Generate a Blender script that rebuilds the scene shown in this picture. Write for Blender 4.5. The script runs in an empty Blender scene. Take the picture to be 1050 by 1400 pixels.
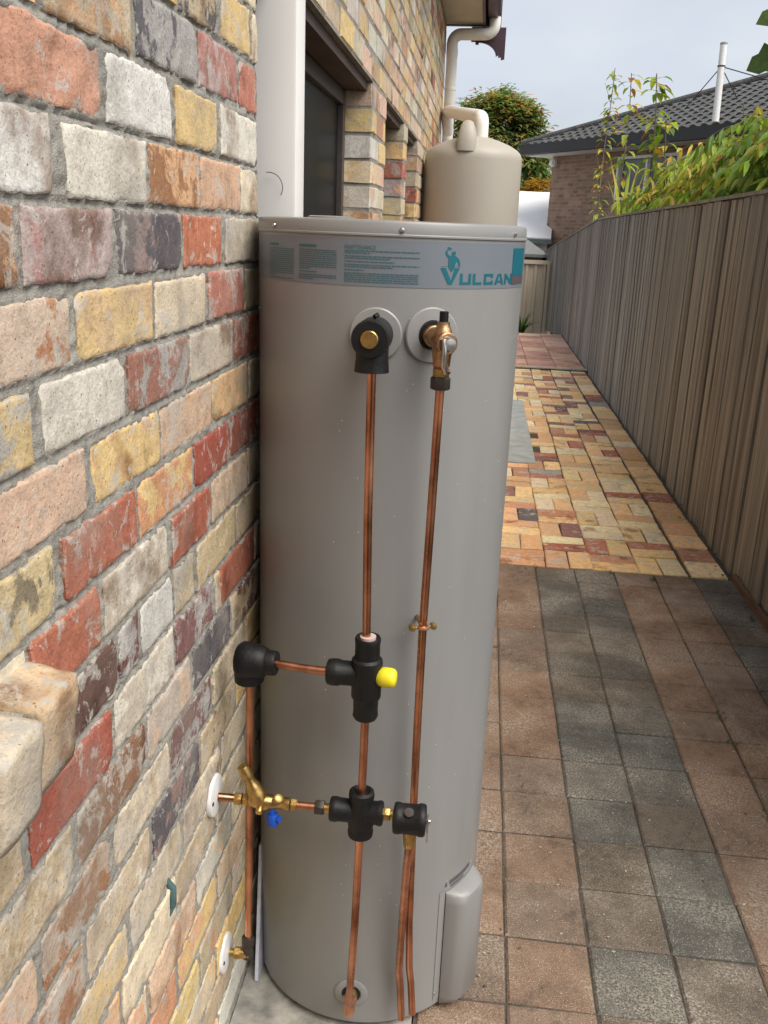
import bpy, bmesh, math, random
import numpy as np
from mathutils import Vector, Matrix, noise
R = math.radians
rng = random.Random(7)
scene = bpy.context.scene
COL = scene.collection

# ------------------------------------------------------------------ camera
CAM = Vector((0.445, 0.0, 1.67))
PITCH, YAW, ROLL = R(17.2), R(5.57), R(2.25)
FPX = 1250.0                                    # focal length for a 1400 px tall frame
fw = Vector((-math.sin(YAW)*math.cos(PITCH), math.cos(YAW)*math.cos(PITCH), -math.sin(PITCH)))
rt = Vector((math.cos(YAW), math.sin(YAW), 0)); up = rt.cross(fw)
rt2 = rt*math.cos(ROLL) + up*math.sin(ROLL); up2 = up*math.cos(ROLL) - rt*math.sin(ROLL)
cd = bpy.data.cameras.new('camera'); cam = bpy.data.objects.new('camera', cd); COL.objects.link(cam)
M3 = Matrix((rt2, up2, -fw)).transposed()
cam.matrix_world = Matrix.Translation(CAM) @ M3.to_4x4()
cd.sensor_fit = 'VERTICAL'; cd.sensor_height = 36; cd.sensor_width = 27
cd.lens = FPX/1400*36; cd.clip_start = 0.02; cd.clip_end = 2000
scene.camera = cam

# ------------------------------------------------------------------ world, sun, exposure
SUN_DIR = Vector((0.46, -0.30, 0.84)).normalized()          # towards the sun
elev = math.asin(SUN_DIR.z); azim = math.atan2(SUN_DIR.x, SUN_DIR.y)
w = bpy.data.worlds.new('World'); scene.world = w; w.use_nodes = True
wn, wl = w.node_tree.nodes, w.node_tree.links
wn.clear()
wo = wn.new('ShaderNodeOutputWorld'); bg = wn.new('ShaderNodeBackground'); bg.inputs['Strength'].default_value = 0.092
sk = wn.new('ShaderNodeTexSky'); sk.sky_type = 'NISHITA'; sk.sun_disc = False
sk.sun_elevation = elev; sk.sun_rotation = azim; sk.air_density = 1.0; sk.dust_density = 2.5; sk.ozone_density = 1.0
hsv = wn.new('ShaderNodeHueSaturation'); hsv.inputs['Saturation'].default_value = 0.22
wtc = wn.new('ShaderNodeTexCoord'); wmp = wn.new('ShaderNodeMapping'); wmp.inputs['Scale'].default_value = (1, 1, 2.2)
wnz = wn.new('ShaderNodeTexNoise'); wnz.inputs['Scale'].default_value = 2.6; wnz.inputs['Detail'].default_value = 4
wrp = wn.new('ShaderNodeValToRGB'); wrp.color_ramp.elements[0].position = .35; wrp.color_ramp.elements[1].position = .68
wrp.color_ramp.elements[0].color = (.78, .82, .89, 1); wrp.color_ramp.elements[1].color = (1, 1, 1, 1)
wmx = wn.new('ShaderNodeMix'); wmx.data_type = 'RGBA'; wmx.blend_type = 'MULTIPLY'; wmx.inputs['Factor'].default_value = 1
wl.new(sk.outputs[0], hsv.inputs['Color']); wl.new(wtc.outputs['Generated'], wmp.inputs['Vector']); wl.new(wmp.outputs[0], wnz.inputs['Vector'])
wl.new(wnz.outputs['Fac'], wrp.inputs[0]); wl.new(hsv.outputs[0], wmx.inputs['A']); wl.new(wrp.outputs[0], wmx.inputs['B'])
wl.new(wmx.outputs['Result'], bg.inputs['Color']); wl.new(bg.outputs[0], wo.inputs['Surface'])
sd = bpy.data.lights.new('sun', 'SUN'); sd.energy = 1.5; sd.angle = R(48); sd.color = (1.0, .93, .83)
so = bpy.data.objects.new('sun', sd); COL.objects.link(so)
so.rotation_euler = SUN_DIR.to_track_quat('Z', 'Y').to_euler(); so.location = (4, -2, 8)
vs = scene.view_settings; vs.view_transform = 'Standard'; vs.look = 'None'; vs.gamma = 1; vs.exposure = 1.2
vs.use_curve_mapping = False
cy_ = scene.cycles; cy_.max_bounces = 6; cy_.diffuse_bounces = 3; cy_.glossy_bounces = 3; cy_.transmission_bounces = 2; cy_.caustics_reflective = False; cy_.caustics_refractive = False

def proj(p):
    d = Vector(p) - CAM; z = d.dot(fw)
    if z < .02: return None
    return (525 + FPX*d.dot(rt2)/z, 700 - FPX*d.dot(up2)/z)

# ------------------------------------------------------------------ node helpers
def mk(name):
    m = bpy.data.materials.new(name); m.use_nodes = True
    nt = m.node_tree; b = nt.nodes['Principled BSDF']
    return m, nt, b
class G:
    """tiny graph writer"""
    def __init__(s, nt): s.nt = nt; s.n = nt.nodes; s.l = nt.links
    def put(s, sock, v):
        if isinstance(v, bpy.types.NodeSocket): s.l.new(v, sock)
        elif v is not None:
            if sock.type == 'RGBA' and len(v) == 3: v = (*v, 1)
            sock.default_value = v
    def obj(s): return s.n.new('ShaderNodeTexCoord').outputs['Object']
    def info(s): return s.n.new('ShaderNodeObjectInfo')
    def mapping(s, vec, scale=(1,1,1), loc=None, rot=None):
        m = s.n.new('ShaderNodeMapping'); s.put(m.inputs['Vector'], vec); m.inputs['Scale'].default_value = scale
        if loc is not None: s.put(m.inputs['Location'], loc)
        if rot is not None: m.inputs['Rotation'].default_value = rot
        return m.outputs[0]
    def noise(s, vec, scale, detail=5, rough=.55, dist=0):
        t = s.n.new('ShaderNodeTexNoise'); s.put(t.inputs['Vector'], vec)
        t.inputs['Scale'].default_value = scale; t.inputs['Detail'].default_value = detail
        t.inputs['Roughness'].default_value = rough; t.inputs['Distortion'].default_value = dist
        return t.outputs['Fac']
    def voro(s, vec, scale, feature='F1'):
        t = s.n.new('ShaderNodeTexVoronoi'); s.put(t.inputs['Vector'], vec); t.inputs['Scale'].default_value = scale; t.feature = feature
        return t.outputs['Distance']
    def ramp(s, fac, *stops):
        r = s.n.new('ShaderNodeValToRGB'); s.put(r.inputs[0], fac); e = r.color_ramp.elements
        while len(e) < len(stops): e.new(.5)
        for i, (p, c) in enumerate(stops):
            e[i].position = p; e[i].color = (c, c, c, 1) if not hasattr(c, '__len__') else (*c, 1)
        return r.outputs[0]
    def mix(s, f, a, b, mode='MIX'):
        m = s.n.new('ShaderNodeMix'); m.data_type = 'RGBA'; m.blend_type = mode
        s.put(m.inputs['Factor'], f); s.put(m.inputs['A'], a); s.put(m.inputs['B'], b)
        return m.outputs['Result']
    def math(s, op, a, b=None, clamp=False):
        m = s.n.new('ShaderNodeMath'); m.operation = op; m.use_clamp = clamp
        s.put(m.inputs[0], a)
        if b is not None: s.put(m.inputs[1], b)
        return m.outputs[0]
    def bump(s, h, strength=.3, dist=.002, normal=None):
        b = s.n.new('ShaderNodeBump'); b.inputs['Strength'].default_value = strength; b.inputs['Distance'].default_value = dist
        s.put(b.inputs['Height'], h)
        if normal is not None: s.put(b.inputs['Normal'], normal)
        return b.outputs[0]
    def sep(s, v):
        x = s.n.new('ShaderNodeSeparateXYZ'); s.put(x.inputs[0], v); return x.outputs
    def vadd(s, a, b):
        m = s.n.new('ShaderNodeVectorMath'); m.operation = 'ADD'; s.put(m.inputs[0], a); s.put(m.inputs[1], b); return m.outputs[0]
    def rnd3(s, k=37.0):
        i = s.info(); return s.math('MULTIPLY', i.outputs['Random'], k)

MATS = {}
def pm(name, col, rough=.5, metal=0, var=.15, scale=30, bump=0, bscale=200, spec=.5, stretch=(1,1,1), coat=0, c2=None, rvar=0, bdist=.002):
    if name in MATS: return MATS[name]
    m, nt, b = mk(name); g = G(nt); v = g.mapping(g.obj(), stretch, loc=None)
    v = g.vadd(v, g.rnd3())
    n = g.noise(v, scale, 5)
    lo = tuple(c*(1-var) for c in col); hi = tuple(min(1, c*(1+var)) for c in (c2 or col))
    g.put(b.inputs['Base Color'], g.ramp(n, (.3, lo), (.7, hi)))
    if rvar: g.put(b.inputs['Roughness'], g.ramp(g.noise(v, scale*.6, 4), (.3, max(0, rough-rvar)), (.7, min(1, rough+rvar))))
    else: b.inputs['Roughness'].default_value = rough
    b.inputs['Metallic'].default_value = metal; b.inputs['Specular IOR Level'].default_value = spec
    b.inputs['Coat Weight'].default_value = coat
    if bump: g.put(b.inputs['Normal'], g.bump(g.noise(v, bscale, 4), bump, bdist))
    MATS[name] = m; return m

def brick_material(name, src='OBJECT', dirt=.45, edge=True, bumpk=1.0):
    """fired clay: base colour and a second burnt colour per brick, pits, kiln marks, mortar smear along the arrises"""
    m, nt, b = mk(name); g = G(nt)
    if src == 'OBJECT':
        o = g.obj(); i = g.info(); base = i.outputs['Color']
        a = g.n.new('ShaderNodeAttribute'); a.attribute_type = 'OBJECT'; a.attribute_name = 'second'; c2 = a.outputs['Color']
        a2 = g.n.new('ShaderNodeAttribute'); a2.attribute_type = 'OBJECT'; a2.attribute_name = 'burnt'; amt = a2.outputs['Fac']
        v = g.vadd(o, g.math('MULTIPLY', i.outputs['Random'], 61.0))
    else:
        o = g.obj(); a = g.n.new('ShaderNodeAttribute'); a.attribute_name = 'col'; base = a.outputs['Color']
        c2 = g.mix(1, base, (.62, .55, .5), 'MULTIPLY'); amt = .35
        v = o
    n1 = g.noise(v, 11, 5, .66, .5); n2 = g.noise(v, 34, 4, .7); n3 = g.noise(v, 170, 3, .65)
    f = g.math('ADD', g.math('MULTIPLY', n1, .66), g.math('MULTIPLY', n2, .34))
    f = g.math('ADD', f, g.math('MULTIPLY', g.math('SUBTRACT', amt, .5), .75))
    f = g.ramp(f, (.425, 0), (.475, .92))
    col = g.mix(f, base, c2)
    col = g.mix(1, col, g.ramp(n2, (.30, (.82, .80, .77)), (.50, (1.04, 1.03, 1.02)), (.72, (1.2, 1.19, 1.17))), 'MULTIPLY')
    col = g.mix(1, col, g.ramp(n3, (.32, (.78, .75, .72)), (.45, (1, 1, 1)), (.70, (1.06, 1.06, 1.06))), 'MULTIPLY')
    if src == 'OBJECT':                                                     # kiln flashing on some bricks
        ks = g.math('MULTIPLY', g.ramp(g.noise(v, 8, 3, .55), (.55, 0), (.66, .8)), g.ramp(i.outputs['Random'], (.55, 0), (.6, 1)))
        col = g.mix(ks, col, g.mix(1, col, (.40, .30, .24), 'MULTIPLY'))
    wash = g.noise(v, 13, 6, .74, .4)                                        # thin mortar wash left on the faces
    col = g.mix(g.ramp(wash, (.555, 0), (.60, .66)), col, (.53, .50, .44))
    bl = g.noise(v, 21, 4, .75, .8)
    col = g.mix(g.ramp(bl, (.60, 0), (.645, .6)), col, (.60, .57, .52))        # lime bloom
    gp = g.n.new('ShaderNodeNewGeometry').outputs['Position']
    col = g.mix(g.ramp(g.noise(gp, 5, 4, .6), (.50, 0), (.68, dirt)), col, (.30, .265, .22))      # old dirt
    pit = g.ramp(g.voro(v, 110), (.10, 1), (.22, 0))
    pit = g.math('MULTIPLY', pit, g.ramp(n3, (.46, 0), (.55, 1)))
    col = g.mix(g.math('MULTIPLY', pit, .8), col, (.10, .07, .05))
    if edge and src == 'OBJECT':
        gen = g.n.new('ShaderNodeTexCoord').outputs['Generated']; s = g.sep(gen)
        ey = g.math('ABSOLUTE', g.math('SUBTRACT', s[1], .5)); ez = g.math('ABSOLUTE', g.math('SUBTRACT', s[2], .5))
        ez = g.math('SUBTRACT', ez, .0); ey = g.math('ADD', g.math('MULTIPLY', g.math('SUBTRACT', ey, .5), 3.0), .5)
        e = g.math('MAXIMUM', ey, ez)
        e = g.math('ADD', e, g.math('MULTIPLY', g.math('SUBTRACT', g.noise(v, 48, 5, .75), .5), .60))
        sm = g.ramp(e, (.485, 0), (.53, .85))
        col = g.mix(sm, col, (.42, .40, .36))
    g.put(b.inputs['Base Color'], col); b.inputs['Roughness'].default_value = .9; b.inputs['Specular IOR Level'].default_value = .2
    h = g.math('ADD', g.math('MULTIPLY', n3, .45), g.math('MULTIPLY', n2, .8))
    g.put(b.inputs['Normal'], g.bump(h, .65*bumpk, .005))
    return m

def mortar_material():
    m, nt, b = mk('mortar'); g = G(nt); o = g.obj()
    n1 = g.noise(o, 7, 3); n2 = g.noise(o, 60, 4, .65); n3 = g.noise(o, 420, 1)
    c = g.ramp(n1, (.3, (.28, .265, .23)), (.7, (.41, .39, .34)))
    c = g.mix(g.ramp(n2, (.38, .7), (.6, 0)), c, (.24, .225, .20))
    c = g.mix(g.ramp(n3, (.62, 0), (.75, .5)), c, (.62, .58, .5))
    g.put(b.inputs['Base Color'], c); b.inputs['Roughness'].default_value = .95; b.inputs['Specular IOR Level'].default_value = .15
    g.put(b.inputs['Normal'], g.bump(g.math('ADD', n2, g.math('MULTIPLY', n3, .5)), .7, .004))
    return m

def paver_material(name):
    """concrete paver: colour per object, exposed grit, damp algae blotches that run over the joints"""
    m, nt, b = mk(name); g = G(nt); o = g.obj(); i = g.info()
    wpos = g.n.new('ShaderNodeNewGeometry').outputs['Position']
    v = g.vadd(o, g.math('MULTIPLY', i.outputs['Random'], 53.0))
    n1 = g.noise(v, 14, 5); sp = g.noise(v, 330, 2, .7); sp2 = g.noise(v, 160, 3)
    col = g.mix(g.ramp(n1, (.3, 0), (.7, .5)), i.outputs['Color'], g.mix(1, i.outputs['Color'], (.72, .72, .7), 'MULTIPLY'))
    col = g.mix(g.ramp(sp, (.34, .75), (.46, 0)), col, (.05, .04, .035))
    col = g.mix(g.ramp(sp, (.58, 0), (.70, .8)), col, (.62, .53, .42))
    st = g.noise(wpos, 3.2, 5, .6); st2 = g.noise(wpos, 30, 5, .7)
    s = g.math('MULTIPLY', g.ramp(st, (.48, 0), (.62, 1)), g.ramp(st2, (.42, 0), (.62, .6)))
    col = g.mix(s, col, (.055, .05, .042))
    s2 = g.math('MULTIPLY', g.ramp(st, (.40, 1), (.52, 0)), g.ramp(sp2, (.45, 0), (.6, .45)))
    col = g.mix(s2, col, (.55, .49, .40))
    g.put(b.inputs['Base Color'], col)
    g.put(b.inputs['Roughness'], g.ramp(st, (.35, .62), (.65, .9))); b.inputs['Specular IOR Level'].default_value = .35
    g.put(b.inputs['Normal'], g.bump(g.math('ADD', sp, sp2), .5, .003))
    return m

def wood_material(name, a, c, dark):
    m, nt, b = mk(name); g = G(nt); o = g.obj(); i = g.info()
    v = g.vadd(o, g.math('MULTIPLY', i.outputs['Random'], 71.0))
    gr = g.noise(g.mapping(v, (60, 60, 1.3)), 1.0, 6, .65, .6)
    gr2 = g.noise(g.mapping(v, (220, 220, 3)), 1.0, 4, .6)
    pa = g.noise(g.mapping(v, (5, 5, 1.1)), 1.0, 5)
    col = g.ramp(gr, (.28, dark), (.46, a), (.72, c))
    col = g.mix(g.ramp(gr2, (.35, .5), (.55, 0)), col, dark)
    rb = g.math('MULTIPLY', i.outputs['Random'], 1.0)
    col = g.mix(1, col, g.ramp(rb, (0, (.62, .58, .54)), (.25, (1.0, .97, .93)), (.5, (.74, .72, .70)), (.75, (1.12, 1.06, .98)), (1, (.88, .90, .92))), 'MULTIPLY')
    col = g.mix(g.ramp(pa, (.5, 0), (.7, .5)), col, (.19, .19, .17))
    wp = g.sep(g.n.new('ShaderNodeNewGeometry').outputs['Position'])
    g.put(b.inputs['Base Color'], col); b.inputs['Roughness'].default_value = .88; b.inputs['Specular IOR Level'].default_value = .2
    g.put(b.inputs['Normal'], g.bump(g.math('ADD', gr, g.math('MULTIPLY', gr2, .5)), .5, .004))
    return m

def leaf_material(name, trans=.35, rough=.5):
    m, nt, b = mk(name); g = G(nt)
    a = g.n.new('ShaderNodeAttribute'); a.attribute_name = 'col'
    nz = g.noise(g.obj(), 25, 3)
    col = g.mix(1, a.outputs['Color'], g.ramp(nz, (.3, .75), (.7, 1.15)), 'MULTIPLY')
    g.put(b.inputs['Base Color'], col); b.inputs['Roughness'].default_value = rough; b.inputs['Specular IOR Level'].default_value = .35
    t = g.n.new('ShaderNodeBsdfTranslucent'); g.put(t.inputs['Color'], g.mix(1, col, (1.2, 1.25, .7), 'MULTIPLY'))
    x = g.n.new('ShaderNodeMixShader'); x.inputs[0].default_value = trans
    out = nt.nodes['Material Output']
    g.l.new(b.outputs[0], x.inputs[1]); g.l.new(t.outputs[0], x.inputs[2]); g.l.new(x.outputs[0], out.inputs['Surface'])
    return m

# ------------------------------------------------------------------ object helpers
ORG = {}
def tag(o, label=None, cat=None, group=None, kind=None):
    if label: o['label'] = label
    if cat: o['category'] = cat
    if group: o['group'] = group
    if kind: o['kind'] = kind
    return o
def empty(name, loc, label=None, cat=None, group=None, kind=None):
    o = bpy.data.objects.new(name, None); COL.objects.link(o); o.location = loc; o.empty_display_size = .05
    ORG[o] = Vector(loc); return tag(o, label, cat, group, kind)
class MB:
    def __init__(s): s.v = []; s.f = []; s.c = []
    def add(s, vs, fs, col=None):
        k = len(s.v); s.v += [tuple(v) for v in vs]; s.f += [tuple(i+k for i in f) for f in fs]
        if col is not None: s.c += [col]*len(fs)
        return s
    def box(s, lo, hi, col=None):
        (a,b,c),(d,e,f) = lo, hi
        return s.add([(a,b,c),(d,b,c),(d,e,c),(a,e,c),(a,b,f),(d,b,f),(d,e,f),(a,e,f)],
              [(0,3,2,1),(4,5,6,7),(0,1,5,4),(1,2,6,5),(2,3,7,6),(3,0,4,7)], col)
    def lathe(s, p, axis, prof, n=24, cap=True, up=None, ang0=0, hexa=False):
        """prof: list of (radius, distance along axis)"""
        p = Vector(p); ax = Vector(axis).normalized()
        u = Vector((0,0,1)) if abs(ax.z) < .9 else Vector((1,0,0))
        u = (u - ax*u.dot(ax)).normalized(); w_ = ax.cross(u)
        vs = []; fs = []
        for r, t in prof:
            for k in range(n):
                a = ang0 + 2*math.pi*k/n
                vs.append(p + ax*t + (u*math.cos(a) + w_*math.sin(a))*r)
        for j in range(len(prof)-1):
            for k in range(n):
                k2 = (k+1) % n
                fs.append((j*n+k, j*n+k2, (j+1)*n+k2, (j+1)*n+k))
        if cap:
            fs.append(tuple(range(n-1, -1, -1))); q = (len(prof)-1)*n; fs.append(tuple(range(q, q+n)))
        return s.add(vs, fs)
    def tube(s, pts, r, n=12, cap=True):
        pts = [Vector(p) for p in pts]; vs = []; fs = []; prev = None
        for i, p in enumerate(pts):
            t = (pts[min(i+1, len(pts)-1)] - pts[max(i-1, 0)]).normalized()
            if prev is None:
                u = Vector((0,0,1)) if abs(t.z) < .9 else Vector((1,0,0))
            else: u = prev
            u = (u - t*u.dot(t)).normalized(); prev = u; w_ = t.cross(u)
            rr = r[i] if hasattr(r, '__len__') else r
            for k in range(n):
                a = 2*math.pi*k/n; vs.append(p + (u*math.cos(a)+w_*math.sin(a))*rr)
        for j in range(len(pts)-1):
            for k in range(n):
                k2 = (k+1) % n; fs.append((j*n+k, j*n+k2, (j+1)*n+k2, (j+1)*n+k))
        if cap:
            fs.append(tuple(range(n-1,-1,-1))); q = (len(pts)-1)*n; fs.append(tuple(range(q, q+n)))
        return s.add(vs, fs)
    def prism(s, poly, d):
        """closed polygon (3d points) pushed along d"""
        d = Vector(d); n = len(poly); p = [Vector(q) for q in poly]
        return s.add(p + [q+d for q in p], [tuple(range(n-1,-1,-1)), tuple(range(n, 2*n))] + [(i, (i+1)%n, n+(i+1)%n, n+i) for i in range(n)])
    def build(s, name, mat, parent=None, smooth=False, loc=None, angle=35, bevel=0):
        me = bpy.data.meshes.new(name)
        o0 = Vector((0,0,0))
        if parent is not None: o0 = ORG[parent]
        l = Vector(loc) if loc is not None else None
        base = l if l is not None else o0
        me.from_pydata([tuple(Vector(v) - base) for v in s.v], [], s.f); me.update()
        if s.c:
            ca = me.color_attributes.new('col', 'FLOAT_COLOR', 'CORNER'); dat = []
            for f, c in zip(s.f, s.c): dat += list((*c, 1))*len(f)
            ca.data.foreach_set('color', dat)
        bm = bmesh.new(); bm.from_mesh(me)
        bmesh.ops.recalc_face_normals(bm, faces=bm.faces)
        if bevel:
            es = [e for e in bm.edges if len(e.link_faces) == 2 and e.calc_face_angle(0) > R(30)]
            bmesh.ops.bevel(bm, geom=es, offset=bevel, segments=2, profile=.6, affect='EDGES', clamp_overlap=True)
        if smooth:
            for f in bm.faces: f.smooth = True
            for e in bm.edges:
                if len(e.link_faces) == 2 and e.calc_face_angle(0) > R(angle): e.smooth = False
        bm.to_mesh(me); bm.free()
        if mat: me.materials.append(mat)
        o = bpy.data.objects.new(name, me); COL.objects.link(o)
        if parent is not None:
            o.parent = parent
            if l is not None: o.location = l - o0
        elif l is not None: o.location = l
        ORG[o] = base if base is not None else Vector((0,0,0))
        return o
def inst(name, mesh, loc, parent=None, rot=(0,0,0), scale=(1,1,1), color=None):
    o = bpy.data.objects.new(name, mesh); COL.objects.link(o)
    o.location = Vector(loc) - (ORG[parent] if parent is not None else Vector((0,0,0)))
    o.rotation_euler = rot; o.scale = scale
    if parent is not None: o.parent = parent
    if color is not None: o.color = (*color, 1)
    return o
def arc(c, r, a0, a1, n, ux, uy):
    c = Vector(c); ux = Vector(ux); uy = Vector(uy)
    return [c + ux*math.cos(a0+(a1-a0)*i/n)*r + uy*math.sin(a0+(a1-a0)*i/n)*r for i in range(n+1)]
def nz(x, y, z): return noise.noise(Vector((x, y, z)))

M_BRICK = brick_material('house_brick')
M_BRICK_ENDS = brick_material('house_brick_no_smear', edge=False)
M_BRICK_FAR = brick_material('house_brick_joined', src='MESH')
M_PATHBRICK = brick_material('path_brick', edge=False, bumpk=.8, dirt=.12)
M_MORTAR = mortar_material()
M_PAVER = paver_material('concrete_paver')
M_WOOD = wood_material('weathered_paling', (.30, .287, .262), (.54, .525, .49), (.095, .085, .074))
M_LEAF = leaf_material('leaf', .48)
M_COPPER = pm('copper', (.38, .15, .08), .30, 1, .42, 26, .05, 60, stretch=(.6,.6,.45), rvar=.14, c2=(.58, .27, .165))
M_BRASS = pm('brass', (.50, .33, .12), .36, 1, .28, 60, .25, 260, rvar=.12)
M_BRONZE = pm('bronze_body', (.44, .27, .15), .42, 1, .22, 60, .3, 260, rvar=.1)
M_STEEL = pm('stainless', (.55, .53, .50), .3, 1, .2, 80, .1, 200)
M_BLACK = pm('black_foam', (.007, .007, .0075), .5, 0, .3, 40, .4, 160, spec=.35)
M_DARKNUT = pm('dark_nut', (.05, .042, .035), .45, .4, .3, 60)
M_WHITE = pm('white_plastic', (.80, .79, .77), .4, 0, .06, 20, spec=.45)
# ================================================================== GROUND
gm = MB()
prof = [(-60, -.06), (16.42, -.06), (18, -.32), (27, -.95), (45, -1.0), (1500, -1.0)]
xs = [-800, -30, 2.2, 30, 800]
gv = []; gf = []
for y, z in prof:
    for x in xs: gv.append((x, y, z))
for j in range(len(prof)-1):
    for i in range(len(xs)-1):
        a = j*len(xs)+i; gf.append((a, a+1, a+len(xs)+1, a+len(xs)))
gm.add(gv, gf)
tag(gm.build('ground', pm('soil', (.09, .075, .055), .95, 0, .4, 3, .6, 30)), kind='structure')

# concrete strip the heater stands on, and a bed of grit under all paving
M_CONC = pm('concrete', (.30, .285, .26), .9, 0, .35, 22, .6, 130, c2=(.36, .34, .30), bdist=.004)
tag(MB().box((.0, -1.2, -.058), (.394, 4.59, -.004)).build('concrete_strip', M_CONC), kind='structure')
M_SAND = pm('joint_sand', (.085, .072, .058), .95, 0, .5, 60, .5, 300)
bed = tag(MB().box((.397, -1.2, -.058), (1.86, 4.598, -.0075)).build('paving_bed', M_SAND), kind='structure')

tag(MB().box((.002, 4.602, -.058), (1.86, 12.04, -.016)).build('brick_bed', M_SAND), kind='structure')
# ---- square concrete pavers
PX, PY = .2035, .2093
def slab_mesh(name, L, W, T, ch, mat, seed=0, wob=.0016):
    r_ = random.Random(seed); vs = []; 
    for z, ins in ((-T, 0), (-ch, 0), (0, ch)):
        for sx, sy in ((-1,-1), (1,-1), (1,1), (-1,1)):
            vs.append((sx*(L/2-ins)+r_.uniform(-wob, wob), sy*(W/2-ins)+r_.uniform(-wob, wob), z))
    fs = [(8,9,10,11)] + [(a*4+i, a*4+(i+1)%4, a*4+4+(i+1)%4, a*4+4+i) for a in (0,1) for i in range(4)]
    me = bpy.data.meshes.new(name); me.from_pydata(vs, [], fs); me.update(); me.materials.append(mat); return me
pav = empty('pavement', (0, 0, 0), kind='structure')
pm_meshes = [slab_mesh('paver', PX-.005, PY-.005, .04, .005, M_PAVER, s) for s in range(5)]
pm_edge = slab_mesh('paver_cut', PX-.005, .185, .04, .004, M_PAVER, 9)
RED, GREY = (.262, .170, .113), (.142, .127, .104)
cols = [RED, RED, GREY, GREY, RED, RED, GREY]
for c in range(7):
    for k in range(-13, 13):
        y = 1.895 + PY*k + PY/2
        me = pm_meshes[rng.randrange(5)]
        if k == 12: me = pm_edge; y = 4.5
        x = .397 + PX*(c+.5)
        cc = cols[c]; f = rng.uniform(.86, 1.14); t = rng.uniform(-.02, .02)
        xr = .604 + PX*(c-.5)
        o = inst('paver', me, (xr+rng.uniform(-.0015, .0015), y+rng.uniform(-.0015, .0015), rng.uniform(-.003, .002)), pav,
                 (R(rng.uniform(-.5, .5)), R(rng.uniform(-.5, .5)), R(rng.uniform(-.4, .4))), (1,1,1), (cc[0]*f+t, cc[1]*f, cc[2]*f-t*.5))

# ---- basket-weave path of old house bricks
PAL_PATH = [((.82,.57,.28), 9), ((.84,.68,.42), 7), ((.80,.49,.24), 5), ((.68,.40,.20), 3), ((.44,.17,.11), 2.6), ((.27,.14,.11), 1.7), ((.16,.135,.13), .4), ((.55,.28,.16), 1.5), ((.42,.40,.34), 1)]
def pick(pal, r_=rng):
    t = r_.uniform(0, sum(w_ for _, w_ in pal))
    for c, w_ in pal:
        t -= w_
        if t <= 0: return c
    return pal[-1][0]
def jit(c, a=.12, r_=rng):
    f = r_.uniform(1-a, 1+a); return tuple(max(.01, min(.95, x*f*r_.uniform(.95, 1.05))) for x in c)
path = empty('brick_path', (0, 0, 0), kind='structure')
MOD, MODY = .2475, .262
vb = [slab_mesh('path_brick', MOD/2-.006, MODY-.007, .05, .005, M_PATHBRICK, s, .0025) for s in range(4)]
hb = [slab_mesh('path_brick', MOD-.007, MODY/2-.006, .05, .005, M_PATHBRICK, s+10, .0025) for s in range(4)]
nm = int(round((12.03-4.605)/MODY)); MODY = (12.03-4.605)/nm
cand = []
for c in range(-2, 5):
    for j in range(nm):
        x0 = .37 + MOD*c + .006*math.sin(j*.35+c); y0 = 4.605 + MODY*j
        for h in (0, 1):
            if (c+j) % 2 == 0: cand.append((x0 + MOD*(.25+.5*h), y0 + MODY*.5, 0))
            else: cand.append((x0 + MOD*.5, y0 + MODY*(.25+.5*h), 1))
j = 0; y = 4.605
while y < 12.0:                                            # edging course along the fence
    cand.append((1.715, y+.118, 2)); y += .236
eb = [slab_mesh('path_brick', .185, .229, .05, .006, M_PATHBRICK, s+20, .003) for s in range(3)]
cand = [c for c in cand if not (c[0] < .93 and 6.87 < c[1] < 9.65 and c[0] > .3)]
vis = []
for c in cand:
    p = proj((c[0], c[1], 0)); inview = p and p[0] > 714-.073*(p[1]-330)-30
    vis.append((0 if inview else 1, c[1], c))
vis.sort(key=lambda t: t[:2])
rest = MB()
for n, (_, _, c) in enumerate(vis):
    col = jit(pick(PAL_PATH)); z = rng.uniform(-.004, .003)
    if n < 300:
        me = (vb, hb, eb)[c[2]][rng.randrange(3)]
        o = inst('brick', me, (c[0]+rng.uniform(-.003,.003), c[1]+rng.uniform(-.003,.003), z), path, (R(rng.uniform(-1,1)), R(rng.uniform(-1,1)), R(rng.uniform(-1.2,1.2))), (1,1,1), col)
        o['second'] = tuple(jit(pick(PAL_PATH))); o['burnt'] = rng.choice([.0, .05, .15, .32])
    else:
        sx, sy = ((MOD/2-.007, MODY-.007), (MOD-.007, MODY/2-.007), (.185, .229))[c[2]]
        rest.box((c[0]-sx/2, c[1]-sy/2, -.04), (c[0]+sx/2, c[1]+sy/2, z), col)
if rest.v: tag(rest.build('distant_bricks', M_BRICK_FAR, path), kind='stuff')
tag(MB().box((.3, 6.88, -.055), (.925, 9.63, .006)).build('concrete_pad', pm('pale_concrete', (.40, .41, .38), .85, 0, .2, 9, .4, 120), smooth=False, bevel=.008), kind='structure')

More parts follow.
